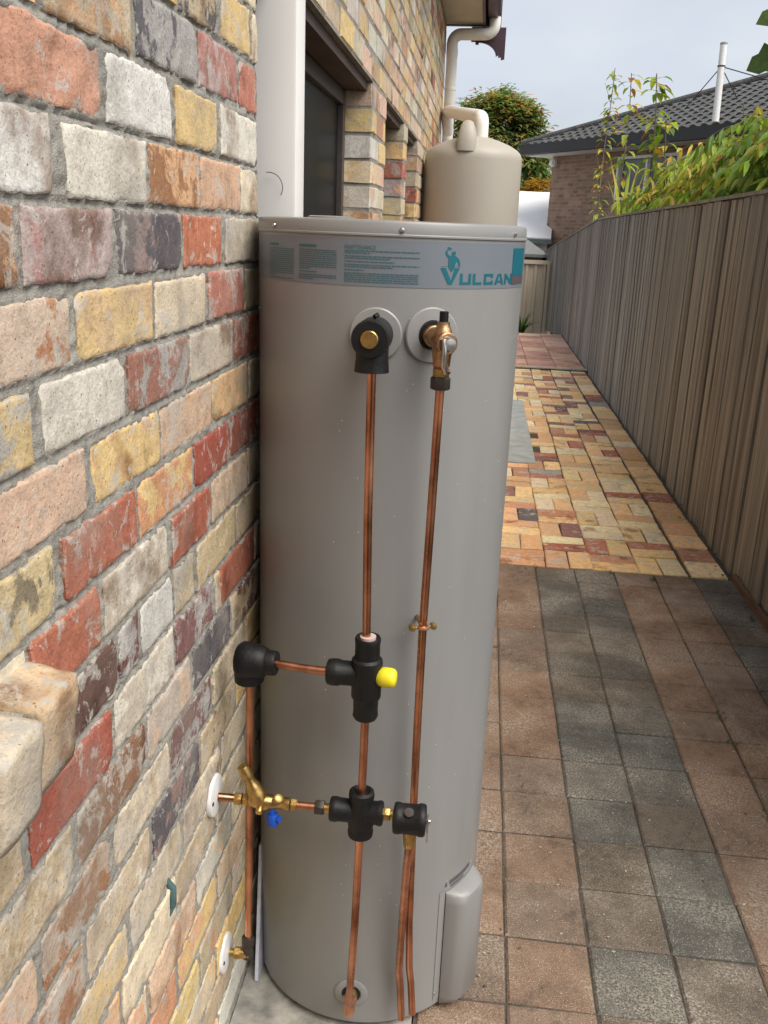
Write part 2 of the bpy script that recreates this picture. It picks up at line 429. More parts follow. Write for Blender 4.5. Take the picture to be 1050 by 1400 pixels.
# ---- large terracotta tiles at the end of the path with a pale edging strip
ter = empty('tiled_terrace', (0, 0, 0), kind='structure')
MB().box((.0, 12.045, -.058), (1.86, 16.42, .012)).build('terrace_bed', M_SAND, ter)
M_TERRA = paver_material('terracotta_tile')
r_ = random.Random(3)
for i in range(5):
    x = 1.82 - .37*(i+.5)
    y = 12.17 - (.0 if i % 2 else .16)
    while y < 16.3:
        L = .42; y1 = min(y+L, 16.40); y0 = max(y, 12.17)
        if y1 - y0 > .05:
            me = slab_mesh('tile', .362, y1-y0-.008, .03, .003, M_TERRA, i)
            inst('tile', me, (x, (y0+y1)/2, .022), ter, color=jit(r_.choice([(.66,.32,.21), (.74,.42,.29), (.58,.28,.21), (.78,.48,.33)]), .1, r_))
        y += L
for i in range(9):
    me = slab_mesh('edging', .2, .10, .03, .003, M_TERRA, 40+i)
    inst('edging', me, (.1+i*.205, 12.105, .028), ter, color=(.62, .52, .40))

# ================================================================== HOUSE: bricks
cr=(.67,.57,.42); wh=(.72,.70,.65); ye=(.68,.50,.24); orr=(.67,.42,.24); pk=(.63,.45,.33); rd=(.41,.150,.095); dr=(.30,.10,.07)
mr=(.17,.085,.075); pu=(.45,.36,.335); gy=(.38,.365,.345); tn=(.52,.42,.28); bk=(.10,.095,.105); br=(.30,.15,.075); lp=(.67,.63,.54)
ZC, PZ = 1.727, .0873
JAMB = 1.812
NEAR = {
 -3: [(1.372,1.55,tn,bk,.45),(1.581,1.763,ye,cr,.3),(1.776,JAMB,cr,tn,.2)],
 -2: [(.955,1.188,orr,tn,.45),(1.204,1.441,gy,bk,.42),(1.458,1.675,(.44,.22,.185),pu,.42),(1.691,JAMB,(.5,.22,.16),rd,.4)],
 -1: [(.855,1.087,(.62,.40,.25),(.56,.30,.21),.60,3.2),(1.102,1.327,wh,gy,.28),(1.343,1.548,ye,br,.3),(1.569,JAMB,lp,gy,.25)],
  0: [(.717,.949,wh,(.72,.72,.72),.3),(.983,1.214,lp,tn,.25),(1.230,1.447,orr,br,.45),(1.457,1.685,(.62,.40,.27),br,.3),(1.697,JAMB,cr,lp,.3)],
  1: [(.63,.860,orr,br,.45),(.872,1.090,pu,(.40,.22,.20),.36),(1.109,1.352,(.30,.22,.21),bk,.5),(1.364,1.567,(.50,.19,.11),lp,.30),(1.590,JAMB,(.50,.44,.35),gy,.35)],
  2: [(.738,.970,(.58,.46,.36),(.40,.19,.10),.36),(.983,1.220,(.64,.46,.27),ye,.45),(1.235,1.461,cr,(.56,.46,.34),.4),(1.479,1.705,(.46,.20,.15),pu,.38),(1.724,JAMB,tn,gy,.4)],
  3: [(.632,.864,(.60,.46,.24),gy,.42),(.887,1.115,lp,(.54,.50,.44),.4),(1.124,1.375,gy,(.30,.13,.09),.44),(1.378,1.622,(.54,.47,.38),gy,.25),(1.634,JAMB,dr,rd,.4)],
  4: [(.75,.981,pk,(.42,.29,.20),.34),(1.004,1.237,(.63,.42,.24),ye,.5),(1.243,1.492,(.58,.42,.30),orr,.35),(1.499,1.728,(.58,.42,.24),orr,.4),(1.742,JAMB,tn,cr,.3)],
  5: [(.655,.887,(.58,.47,.27),(.20,.17,.12),.40),(.910,1.132,rd,(.50,.30,.24),.32),(1.145,1.381,ye,(.55,.27,.15),.48),(1.392,1.602,(.36,.10,.07),dr,.4),(1.615,JAMB,dr,rd,.3)],
  6: [(.826,.999,(.46,.20,.13),rd,.5),(1.014,1.253,(.52,.46,.37),lp,.4),(1.269,1.472,(.36,.12,.075),gy,.30),(1.483,1.721,(.50,.39,.28),pk,.4),(1.735,JAMB,tn,gy,.4)],
  7: [(.595,.80,cr,tn,.3),(.828,1.045,(.36,.28,.20),(.13,.075,.065),.52),(1.055,1.121,mr,gy,.45),(1.134,1.265,(.58,.56,.52),gy,.3),(1.277,1.374,(.40,.36,.30),tn,.4),(1.389,1.625,(.52,.41,.25),cr,.3),(1.64,JAMB,tn,br,.3)],
  8: [(.56,.774,tn,pk,.4),(.790,1.010,(.36,.115,.08),dr,.3),(1.026,1.262,(.54,.48,.39),lp,.4),(1.276,1.478,gy,(.20,.09,.085),.47),(1.49,1.518,tn,gy,.3),(1.528,1.771,rd,dr,.3)],
  9: [(.66,.885,tn,cr,.4),(.90,1.127,(.44,.40,.34),(.24,.12,.065),.48),(1.14,1.34,(.50,.43,.36),pk,.42),(1.355,1.58,(.26,.22,.21),bk,.5),(1.594,JAMB,mr,tn,.45)],
 10: [(.56,.78,pk,tn,.4),(.795,.99,(.46,.36,.28),(.32,.15,.07),.42),(1.005,1.225,(.55,.48,.38),cr,.4),(1.24,1.45,gy,mr,.5),(1.465,1.69,tn,cr,.4)],
 11: [(.66,.89,(.48,.40,.33),(.33,.16,.08),.45),(.905,1.13,(.56,.46,.33),lp,.35),(1.145,1.37,(.30,.20,.18),bk,.45),(1.385,1.61,tn,mr,.35)],
 12: [(.80,1.03,cr,ye,.4),(1.045,1.27,(.56,.49,.38),tn,.4),(1.285,1.5,(.50,.42,.33),cr,.4)],
}
PAL = [(cr,11),(lp,4),(ye,9),(orr,6),(pk,6),((.55,.29,.17),3),(rd,1.5),(tn,5),(mr,.7),(gy,.5),(pu,.5)]
W1, W2, W3 = (1.846, 3.556), (4.005, 4.84), (5.043, 5.72)
Z_TOP, Z_SILL = 2.172, .94
FAR_DZ = -.035                                  # the courses past the post run a little lower
WALL_END = 8.22
house = empty('brick_house', (0, 4, 0), 'house of mixed salvaged bricks with grey mortar, filling the left side', 'house')
core = MB()
def blk(y0, y1, z0, z1): core.box((-.11, y0, z0), (-.0028, y1, z1))
blk(1.853, WALL_END-.006, -.05, Z_SILL); blk(-1.6, WALL_END-.006, Z_TOP, 3.26)
for a, b in ((W1[1], W2[0]), (W2[1], W3[0]), (W3[1], WALL_END)): blk(a+.0035, b-.0035, Z_SILL, Z_TOP)
core.box((-.11, -1.6, -.05), (-.03, 1.842, 1.68)); core.box((-.11, -1.6, 1.68), (-.03, 1.809, Z_TOP))

near = []; far = []
rb = random.Random(21)
for k in range(-17, 20):
    z = ZC - PZ*k; zf = z+FAR_DZ
    lst = NEAR.get(k, [])
    if z < Z_TOP:
        if lst:
            e = lst[-1][1]
            if e < JAMB-.03: lst = lst + [(e+.012, JAMB, pick(PAL, rb), pick(PAL, rb), .35)]
            s = lst[0][0]
        else:
            s = JAMB+.012; lst = []
            L = .11 if k % 2 else .23
            while s > .62:
                lst.insert(0, (s-.012-L, s-.012, jit(pick(PAL, rb), .1, rb), jit(pick(PAL, rb), .1, rb), rb.choice([.2,.35,.42]))); s -= L+.012; L = rb.uniform(.215, .235)
        if k >= 1 and abs(lst[-1][1]-JAMB) < 1e-6: lst = lst[:-1] + [(lst[-1][0], 1.843, *lst[-1][2:])]
        for b in lst: near.append((k, z, *b))
        while s > -1.5:
            L = rb.uniform(.215, .235); far.append((k, z, s-.012-L, s-.012)); s -= L+.012
        ivs = [(W1[1], W2[0]), (W2[1], W3[0]), (W3[1], WALL_END)] if zf > Z_SILL else [(1.846, WALL_END)]
    else: ivs = [(-1.5, WALL_END)]
    for a, b in ivs:
        s = a; first = True; L0 = .23 if k % 2 else .11
        if a < 1.9: L0 += .05
        while s < b-.02:
            L = L0 if first else .23; first = False
            e = s+L
            if b-e < .06: e = b
            far.append((k, zf, s, min(e, b))); s = e+.0125

def sheet_gap(y, z):
    return 0
# near bricks: each with its own chipped outline
def rough_brick(L, Hh, seed, amp=1.0, depth=.06):
    ys = [0, .0022, .007] + [.007+(L-.014)*i/max(4, int(L/.013)) for i in range(1, max(4, int(L/.013)))] + [L-.007, L-.0022, L]
    zs = [0, .0022, .007] + [.007+(Hh-.014)*i/6 for i in range(1, 6)] + [Hh-.007, Hh-.0022, Hh]
    ny = len(ys)-1; nz_ = len(zs)-1; vs = []; fs = []
    r_ = random.Random(seed); ox = r_.uniform(0, 100)
    chips = [(r_.choice((-1,1))*L/2 if r_.random() < .6 else r_.uniform(-L/2, L/2), r_.choice((-1,1))*Hh/2, r_.uniform(.004, .010)) for _ in range(r_.randint(1, 5))]
    for j in range(nz_+1):
        for i in range(ny+1):
            y = -L/2+ys[i]; z = -Hh/2+zs[j]
            ey = min(ys[i], L-ys[i]); ez = min(zs[j], Hh-zs[j]); e = min(ey, ez)
            x = -.0014*max(0, 1-e/.0022)
            x += .0016*amp*nz(y*30+ox, z*30, 1.3) + .0010*amp*nz(y*110+ox, z*110, 4.1)
            for cy, cz, cr_ in chips:
                d = math.hypot(y-cy, z-cz)
                if d < cr_*1.6: x -= .006*(1-d/(cr_*1.6))
            if e < .003:
                wv = .0030*nz(y*45+ox, z*45, 9.7)+.0022*nz(y*130, z*130+ox, 2.2)
                if ey < .003: y += wv
                if ez < .003: z += wv
            vs.append((x, y, z))
    W_ = ny+1
    for j in range(nz_):
        for i in range(ny): fs.append((j*W_+i, j*W_+i+1, (j+1)*W_+i+1, (j+1)*W_+i))
    ring = [i for i in range(W_)] + [j*W_+ny for j in range(1, nz_+1)] + [nz_*W_+i for i in range(ny-1, -1, -1)] + [j*W_ for j in range(nz_-1, 0, -1)]
    k0 = len(vs)
    for q in ring: vs.append((-depth, vs[q][1], vs[q][2]))
    n = len(ring)
    for q in range(n): fs.append((ring[q], k0+q, k0+(q+1) % n, ring[(q+1) % n]))
    me = bpy.data.meshes.new('brick'); me.from_pydata(vs, [], fs); me.update()
    for q_, p in enumerate(me.polygons[:ny*nz_]): p.use_smooth = 0 < q_ % ny < ny-1 and 0 < q_//ny < nz_-1
    me.materials.append(M_BRICK); return me

# mortar of the near wall: a raked, lumpy bed that creeps over the brick arrises
wall = MB()
DY = .0045
y0s, y1s, z0s, z1s = .45, 1.845, -.05, Z_TOP
ny = int((y1s-y0s)/DY); nzz = int((z1s-z0s)/DY)
rects = {}
for b in near: rects.setdefault(b[0], []).append((b[2], b[3]))
for b in far:
    if b[3] < 1.0 and b[3] > .3 and b[1] < Z_TOP: rects.setdefault(b[0], []).append((b[2], b[3]))
vs = []; HB = .0755/2
for j in range(nzz+1):
    z = z0s+(z1s-z0s)*j/nzz; k = int(round((ZC-z)/PZ)); dz = abs(z-(ZC-PZ*k))-HB
    rr = rects.get(k, [])
    for i in range(ny+1):
        y = y0s+(y1s-y0s)*i/ny
        dmin = 1.0
        for a, b in rr:
            dy = max(a-y, y-b)
            if dy > .03: continue
            d = max(dy, dz) if (dy < 0 or dz < 0) else math.hypot(dy, dz)
            if d < dmin: dmin = d
        if dz > 0 and dmin > 0: dmin = max(min(dmin, 1), 0)
        lum = nz(y*24, z*24, 5.0); fine = nz(y*75, z*75, 8.0); gr = nz(y*190, z*190, 3.0)
        h = -.0012 + .0032*lum + .0034*fine + .0020*gr
        if dz > 0 and z < ZC-PZ*k: h -= .0040*min(1, dz/.006)
        elif dz > 0: h -= .0005
        if dmin < 0: h += dmin*(.55+.35*lum)
        elif dmin > .002: h -= .0006
        vs.append((max(h, -.022), y if z < 1.685 else min(y, 1.814), z))
W_ = ny+1
wall.add(vs, [(j*W_+i, j*W_+i+1, (j+1)*W_+i+1, (j+1)*W_+i) for j in range(nzz) for i in range(ny)])
wall.add(core.v, core.f)
wo_ = wall.build('wall', M_MORTAR, house, smooth=True, angle=70)
for n, b in enumerate(near):
    k, z, a, c, c1, c2, amt = b[:7]; amp = b[7] if len(b) > 7 else 1.0
    me = rough_brick(c-a, .0755 if k > -5 else .052, n, amp*rb.uniform(.7, 1.3))
    if k <= -5: z = 2.145
    o = inst('brick', me, (rb.uniform(-.001, .0025), (a+c)/2, z+rb.uniform(-.0015, .0015)), wo_, (R(rb.uniform(-.5,.5)), R(rb.uniform(-.6,.6)), R(rb.uniform(-.5,.5))), (1,1,1), c1)
    o['second'] = tuple(c2); o['burnt'] = amt
n_near = len(near)
# far bricks: shared chamfered meshes
def far_brick(L, seed):
    r_ = random.Random(seed); vs = []
    D_, H2 = .104, .0755
    for x, ins in ((-D_, 0), (-.004, 0), (0, .004)):
        for sy, sz in ((-1,-1), (1,-1), (1,1), (-1,1)):
            vs.append((x+r_.uniform(-.001,.001), sy*(L/2-ins)+r_.uniform(-.002,.002), sz*(H2/2-ins)+r_.uniform(-.002,.002)))
    fs = [(8,9,10,11)] + [(a*4+i, a*4+4+i, a*4+4+(i+1)%4, a*4+(i+1)%4) for a in (0,1) for i in range(4)]
    me = bpy.data.meshes.new('brick'); me.from_pydata(vs, [], fs); me.update(); me.materials.append(M_BRICK_ENDS); return me
FB = {L: [far_brick(L, s+int(L*1000)) for s in range(4)] for L in (.23, .11)}
def score(b):
    k, z, a, c = b; q = [proj((0, y, zz)) for y, zz in ((a, z-.037), (c, z-.037), (c, z+.037), (a, z+.037))]
    if any(p is None for p in q): return 0
    u = sum(p[0] for p in q)/4; v = sum(p[1] for p in q)/4
    if not (-30 < u < 1080 and -30 < v < 1430): return 0
    if 350 < u < 714-.073*(v-330) and v > 312: return 0
    if 350 < u < 410 and v < 305: return 0
    if 580 < u < 714 and v > 215: return 0
    A = 0
    for i in range(4): A += q[i][0]*q[(i+1)%4][1]-q[(i+1)%4][0]*q[i][1]
    return abs(A)/2
far.sort(key=lambda b: -score(b))
rest = MB()
for n, b in enumerate(far):
    k, z, a, c = b; L = c-a; col = jit(pick(PAL, rb), .14, rb); x = rb.uniform(-.0025, .0025)
    if n < 300-n_near:
        key = .23 if L > .16 else .11
        o = inst('brick', rb.choice(FB[key]), (x, (a+c)/2, z), wo_, (R(rb.uniform(-.5,.5)), R(rb.uniform(-.5,.5)), R(rb.uniform(-.4,.4))), (1, L/key, 1), col)
        o['second'] = tuple(jit(pick(PAL, rb), .1, rb)); o['burnt'] = rb.choice([.1,.25,.35,.42])
    else: rest.box((-.104, a, z-.0375), (x, c, z+(.0375 if k != -5 or c > 1.846 else .010)), col)
tag(rest.build('joined_bricks', M_BRICK_FAR, wo_), kind='stuff')

# rowlock sill bricks that jut out at the left edge
M_SILLM = M_MORTAR
def rough_box(lo, hi, seed, n=(8,6,8), amp=.0022, rnd=.0045):
    lo, hi = Vector(lo), Vector(hi); c = (lo+hi)/2; h = (hi-lo)/2
    bm = bmesh.new(); bmesh.ops.create_cube(bm, size=2); bmesh.ops.subdivide_edges(bm, edges=bm.edges, cuts=7, use_grid_fill=True)
    for v in bm.verts:
        p = Vector((v.co.x*h.x, v.co.y*h.y, v.co.z*h.z))
        q = Vector([max(-h[i]+rnd, min(h[i]-rnd, p[i])) for i in range(3)]); d = p-q
        if d.length > rnd: p = q+d.normalized()*rnd
        p += Vector((nz(p.x*40+seed, p.y*40, p.z*40), nz(p.x*40, p.y*40+seed, p.z*40), nz(p.x*40, p.y*40, p.z*40+seed)))*amp
        v.co = p
    me = bpy.data.meshes.new('sill_brick'); bm.to_mesh(me); bm.free()
    for p in me.polygons: p.use_smooth = True
    return me, c
sill = MB()
sill.box((-.02, .30, 1.135), (.036, .805, 1.215)).build('sill_mortar', M_MORTAR, house)
cc = [((.64,.48,.31),(.52,.40,.29)), ((.60,.52,.40),(.46,.40,.32)), (tn,cr), (pk,tn), (cr,tn)]
for i in range(5):
    a = .737-.0885*i; me, c = rough_box((-.03, a, 1.125-.004*i), (.052+.006*(i == 1), a+.078, 1.228-.006*(i > 0)), i*3.1)
    me.materials.append(M_BRICK)
    o = inst('sill_brick', me, c, house, (0, R(6), 0), (1,1,1), cc[i][0]); o['second'] = cc[i][1]; o['burnt'] = .4

# ---- windows, lintels, jamb post
M_FRAME = pm('dark_window_frame', (.075, .06, .052), .45, 0, .15, 20)
M_PANE = pm('dark_pane', (.007, .009, .012), .4, 0, .2, 3, spec=.15)
M_LINT = pm('lintel_board', (.085, .052, .04), .7, 0, .3, 25, .3, 120, stretch=(1,.2,1))
for (a, b) in (W1, W2, W3):
    MB().box((-.1095, a+.001, 2.140), (-.022, b-.001, 2.1705)).build('lintel', M_LINT, house)
    f = MB()
    z0, z1, t = Z_SILL+.05, 2.138, .05
    f.box((-.14, a+.004, z0), (-.098, a+t, z1)); f.box((-.14, b-t, z0), (-.098, b-.004, z1))
    f.box((-.139, a+t, z1-t), (-.099, b-t, z1-.001)); f.box((-.139, a+t, z0+.001), (-.099, b-t, z0+t))
    f.box((-.138, (a+b)/2-.02, z0+t), (-.1, (a+b)/2+.02, z1-t))
    wf = f.build('window', M_FRAME, house, bevel=.003)
    for s in (0, 1):
        ya, yb = (a+t, (a+b)/2-.02) if s == 0 else ((a+b)/2+.02, b-t)
        MB().box((-.124, ya, z0+t), (-.118, yb, z1-t)).build('pane', M_PANE, wf)
    sl = MB(); sl.box((-.138, a+.002, Z_SILL+.001), (.03, b-.002, Z_SILL+.049)); sl.build('sill', pm('timber_sill', (.20,.10,.06), .6), wf, bevel=.004)
# inner darkness: inner leaf of the cavity wall
MB().box((-.30, -1.6, -.05), (-.142, WALL_END-.006, 3.26)).build('inner_wall', pm('inner_leaf', (.10, .09, .08), .9), house)
# ---- eave
M_SOFF = pm('soffit_board', (.56, .49, .38), .7, 0, .08, 6, .1, 40)
M_PLUM = pm('plum_paint', (.060, .030, .045), .45, 0, .15, 8)
MB().box((-.3, -1.6, 3.27), (.29, WALL_END+.02, 3.29)).build('soffit', M_SOFF, house)
MB().box((.29, -1.6, 3.25), (.31, WALL_END+.02, 3.44)).build('fascia', M_PLUM, house)
gut = MB()
gp = [(.312, 3.44), (.312, 3.33), (.33, 3.305), (.40, 3.305), (.425, 3.34), (.43, 3.45), (.422, 3.45), (.417, 3.345), (.395, 3.314), (.335, 3.314), (.32, 3.335), (.32, 3.44)]
gut.prism([(x, -1.6, z) for x, z in gp], (0, WALL_END+1.6+.05, 0)).build('gutter', M_PLUM, house)
rf = MB(); rf.prism([(-1.2, -1.6, 4.1), (.36, -1.6, 3.445), (.36, -1.6, 3.475), (-1.2, -1.6, 4.13)], (0, WALL_END+1.75, 0)).build('roof', pm('roof_sheet', (.10,.05,.06), .5), house)
# barge bracket with a scooped lower edge
bp = [(.20, 3.16), (.47, 3.27), (.475, 3.02), (.435, 3.02), (.432, 3.05), (.405, 3.035)]
c0 = Vector((.262, 0, 3.045)); scoop = []
for i in range(13):
    a = R(2)+(R(88))*i/12; scoop.append((.262+.145*math.cos(a), 3.045+.105*math.sin(a)))
poly = [(.20, 3.262), (.478, 3.262), (.478, 3.03), (.450, 3.024), (.447, 3.046), (.428, 3.040), (.425, 3.06)] + [(x, z) for x, z in scoop[0:]] + [(.262, 3.135), (.235, 3.135), (.235, 3.155), (.20, 3.155)]
MB().prism([(x, WALL_END+.06, z) for x, z in poly], (0, .03, 0)).build('barge_bracket', M_PLUM, house)
ep = MB(); ep.prism([(-.3, WALL_END+.021, 3.262), (.434, WALL_END+.021, 3.262), (.434, WALL_END+.021, 3.47), (-.3, WALL_END+.021, 3.85)], (0, .036, 0)).build('barge_board', M_PLUM, house)

# white square post at the near side of the window
pst = MB(); pst.box((-.078, 2.03, -.004), (.031, 2.125, 3.268))
tag(pst.build('white_post', pm('white_paint', (.88, .85, .80), .45, 0, .03, 5), bevel=.008, smooth=True, loc=(0, 2.08, 0)), 'tall white square post between the brick wall and the dark window', 'post')
wr = MB(); wr.tube(arc((-.025, 2.02, 1.745), .03, R(100), R(-30), 12, (1,0,0), (0,0,1)), .0008, 6)
tag(wr.build('wire', M_BLACK, loc=(0, 2.015, 1.745)), 'thin dark curl of wire against the white post', 'wire')
# ================================================================== WATER HEATER
TC = Vector((.263, 1.818, 0)); TR = .2525
def T(phi, z, r=TR):
    a = R(phi); return Vector((TC.x + r*math.sin(a), TC.y - r*math.cos(a), z))
def out(phi): return Vector((math.sin(R(phi)), -math.cos(R(phi)), 0))
M_TANK = pm('heater_grey_paint', (.272, .270, .263), .34, 0, .07, 9, .12, 7, spec=.5, rvar=.07, stretch=(1,1,.22), bdist=.004)
M_LID = pm('heater_lid_paint', (.25, .248, .242), .36, 0, .03, 3, .04, 400)
M_LABEL = pm('label_grey', (.18, .203, .232), .38, 0, .03, 8)
M_TEAL = pm('label_teal', (.004, .13, .17), .4, 0, .03, 8)
M_TEXT = pm('label_print', (.05, .135, .155), .4, 0, .05, 8)
M_BROWN = pm('label_brown', (.10, .085, .09), .4, 0, .03, 8)
M_FLANGE = pm('flange_grey', (.30, .295, .285), .3, 0, .04, 10)
heater = empty('water_heater', TC, 'tall grey cylindrical water heater with copper pipes and a teal printed band', 'water heater')
b = MB(); b.lathe((TC.x, TC.y, 0), (0,0,1), [(TR-.012, .004), (TR-.012, .014), (TR-.001, .016), (TR, .03), (TR, 1.660)], 120)
b.build('body', M_TANK, heater, smooth=True, angle=50)
b = MB(); b.lathe((TC.x, TC.y, 0), (0,0,1), [(TR+.001, 1.6575), (TR+.0025, 1.6585), (TR+.0025, 1.661), (TR+.0012, 1.6625), (TR+.0012, 1.679), (TR-.0015, 1.6825), (TR-.010, 1.684), (TR-.03, 1.6842), (.02, 1.6845)], 120)
lid = b.build('lid', M_LID, heater, smooth=True, angle=40)
b = MB(); b.lathe(T(-33, 1.684, .175), (0,0,1), [(.04, -.002), (.04, .0025), (.036, .004), (.005, .0045)], 28); b.build('lid_cap', M_LID, lid, smooth=True)
for ph in (-49, 9.3, 64.2, 118, -102, 170):
    b = MB(); b.lathe(T(ph, 1.669, TR+.0008), out(ph), [(.0045, 0), (.0045, .001), (.0036, .0035), (.001, .0045)], 12); b.build('screw', M_STEEL, lid, smooth=True)
def strip(ph0, ph1, z0, z1, off, n=None):
    n = n or max(1, int(abs(ph1-ph0)/2)); m = MB(); vs = []
    for i in range(n+1):
        p = ph0+(ph1-ph0)*i/n; vs += [T(p, z0, TR+off), T(p, z1, TR+off)]
    m.add(vs, [(2*i, 2*i+2, 2*i+3, 2*i+1) for i in range(n)]); return m
lab = strip(-100, 112, 1.577, 1.6525, .0006, 110).build('label_band', M_LABEL, heater, smooth=True)
def wrap(polys, off=.0012):
    """polys in (degrees, height)"""
    m = MB()
    for p in polys: m.add([T(a, z, TR+off) for a, z in p], [tuple(range(len(p)))])
    return m
def rects_(*rs): return [[(a,c),(b_,c),(b_,d),(a,d)] for a,c,b_,d in rs]
z0, z1 = 1.584, 1.6022; t = .0042; td = 1.25
L_ = []
L_ += [[(24.8,1.611),(27.0,1.611),(29.4,1.5905),(28.7,1.584),(28.2,1.584)], [(30.9,1.611),(33.0,1.611),(29.9,1.584),(28.7,1.584),(29.4,1.5905)]]
L_ += rects_((33.3,z0,33.3+td,z1), (37.3,z0,37.3+td,z1), (33.3+td,z0,37.3,z0+t))
L_ += rects_((39.4,z0,39.4+td,z1), (39.4+td,z0,44.0,z0+t))
L_ += rects_((45.2,z0,45.2+td,z1), (45.2+td,z0,50.4,z0+t), (45.2+td,z1-t,50.4,z1), (49.1,z0+t,50.4,z0+t+.0025), (49.1,z1-t-.0025,50.4,z1-t))
L_ += [[(51.3,z0),(52.9,z0),(54.6,z1),(53.5,z1)], [(56.1,z0),(57.7,z0),(55.6,z1),(54.6,z1)], [(52.9,z0+.0035),(56.0,z0+.0035),(55.5,z0+.0065),(53.3,z0+.0065)]]
L_ += rects_((58.3,z0,59.6,z1), (63.0,z0,64.3,z1)) + [[(59.6,z1),(59.6,z1-.007),(63.0,z0),(63.0,z0+.007)]]
wrap(L_).build('lettering', M_TEAL, lab)
# emblem: bare-chested figure with a raised hammer above the V
E_ = [[(28.0,1.6135),(30.6,1.6135),(31.4,1.6215),(31.0,1.6305),(28.6,1.6305),(27.9,1.627)],            # torso
      [(29.3,1.6305),(30.5,1.6305),(30.5,1.6325),(29.3,1.6325)],
      [(29.2,1.632),(29.0,1.635),(29.4,1.6375),(30.2,1.6383),(30.9,1.637),(31.0,1.634),(30.6,1.632)],     # head
      [(28.6,1.6305),(27.9,1.627),(26.7,1.632),(26.5,1.637),(27.2,1.637),(27.6,1.633)],                   # raised arm
      [(26.5,1.637),(27.2,1.637),(28.0,1.6415),(27.5,1.6425)], [(27.2,1.643),(27.7,1.6455),(29.1,1.6425),(28.9,1.6405),(27.9,1.641)],
      [(31.0,1.6305),(32.3,1.6265),(33.0,1.620),(33.1,1.6145),(32.5,1.6145),(32.1,1.620),(31.3,1.6235)],  # lowered arm
      [(27.9,1.6126),(31.0,1.6126),(29.5,1.6045)], [(25.2,1.6134),(33.2,1.6134),(33.2,1.6128),(25.2,1.6128)]]
wrap(E_).build('emblem', M_TEAL, lab)
bd = strip(64.6, 80, 1.5985, 1.6455, .0012, 12).build('badge', M_TEAL, lab)
strip(64.6, 80, 1.5825, 1.598, .0012, 12).build('badge_foot', M_BROWN, lab)
rt_ = random.Random(5); m = MB()
for (a, b_, zt, zb, head) in ((-53.3, -36, 1.6395, 1.581, -46), (-33, -15.6, 1.6405, 1.584, -24.5), (-12.3, 16.3, 1.6345, 1.5845, None)):
    if head is not None:
        p = a
        while p < head: q = p+rt_.uniform(.7, 1.1); m.add([T(p, zt-.004), T(q, zt-.004), T(q, zt), T(p, zt)] if 0 else [T(x, z, TR+.0012) for x, z in ((p, zt-.0042), (q, zt-.0042), (q, zt), (p, zt))], [(0,1,2,3)]); p = q+.12
        zt -= .008
    z = zt; k = 0
    while z > zb:
        end = b_ if rt_.random() < .75 else a+(b_-a)*rt_.uniform(.25, .7); p = a
        while p < end:
            q = min(end, p+rt_.uniform(.5, 2.0))
            m.add([T(x, zz, TR+.0012) for x, zz in ((p, z-.0017), (q, z-.0017), (q, z), (p, z))], [(0,1,2,3)]); p = q+rt_.uniform(.15, .4)
        k += 1; z -= .0034 if end == b_ else .0052
m.build('small_print', M_TEXT, lab)
fc = bpy.data.curves.new('heading', 'FONT'); fc.body = 'MAINTENANCE'; fc.size = 1
fo = bpy.data.objects.new('heading', fc); COL.objects.link(fo); bpy.context.view_layer.update()
fm = bpy.data.meshes.new_from_object(fo.evaluated_get(bpy.context.evaluated_depsgraph_get())); bpy.data.objects.remove(fo)
xs_ = [v.co.x for v in fm.vertices]; ys_ = [v.co.y for v in fm.vertices]
hm = MB(); hm.add([T(-12.3+12*(v.co.x-min(xs_))/(max(xs_)-min(xs_)), 1.6362+.0068*(v.co.y-min(ys_))/(max(ys_)-min(ys_)), TR+.0012) for v in fm.vertices], [tuple(p.vertices) for p in fm.polygons])
hm.build('heading', M_TEXT, lab)
# port flanges
def flange(ph, z, r_, name='port_flange'):
    d = out(ph); m = MB(); m.lathe(T(ph, z, TR-.006), d, [(r_, 0), (r_, .0085), (r_-.002, .0105), (r_*.56, .0115), (r_*.5, .009)], 48)
    f = m.build(name, M_FLANGE, heater, smooth=True, angle=30)
    m = MB(); m.lathe(T(ph, z, TR), d, [(r_*.5, 0), (r_*.5, .0062)], 32); m.build('port_hole', M_BLACK, f, smooth=True); return f
flange(.8, 1.498, .045); flange(22.6, 1.499, .047)
b = MB(); b.lathe(T(-.2, .094, TR-.006), out(0), [(.036, 0), (.036, .0065), (.034, .008), (.022, .0085), (.021, .0072)], 40); b.build('port_flange', M_TANK, heater, smooth=True)
b = MB(); b.lathe(T(-.2, .094, TR), out(0), [(.02, 0), (.02, .0022)], 32); b.build('port_hole', M_BLACK, heater, smooth=True)
# element cover
cv = MB(); vs = []
ph = [47.5, 49.5, 53, 58, 63, 68, 72, 74]; off = [.002, .022, .036, .038, .038, .036, .022, .002]
zz = [(.012, .0), (.02, .75), (.035, 1), (.285, 1), (.303, .92), (.310, .6), (.312, .0)]
for z, s in zz:
    for p, o_ in zip(ph, off): vs.append(T(61+(p-61)*(1 if s else .98), z + (.0 if z < .2 else 0), TR+.001+o_*s))
n = len(ph)
cv.add(vs, [(j*n+i, j*n+i+1, (j+1)*n+i+1, (j+1)*n+i) for j in range(len(zz)-1) for i in range(n-1)])
cvo = cv.build('element_cover', M_TANK, heater, smooth=True, angle=50)
strip(43.5, 47.2, .03, .318, .0012, 4).build('cover_plate', M_TANK, heater)
b = MB(); b.lathe(T(44.6, .048, TR+.001), out(44.6), [(.004, 0), (.004, .001), (.001, .003)], 12); b.build('screw', M_STEEL, heater, smooth=True)
strip(50, 68, .327, .337, .0008, 9).build('warning_label', M_BROWN, heater); strip(51, 62, .318, .323, .0008, 6).build('warning_label', M_BROWN, heater)
wrap([[(46.6,.326),(48.6,.326),(47.6,.338)]], .0008).build('warning_triangle', M_BROWN, heater)
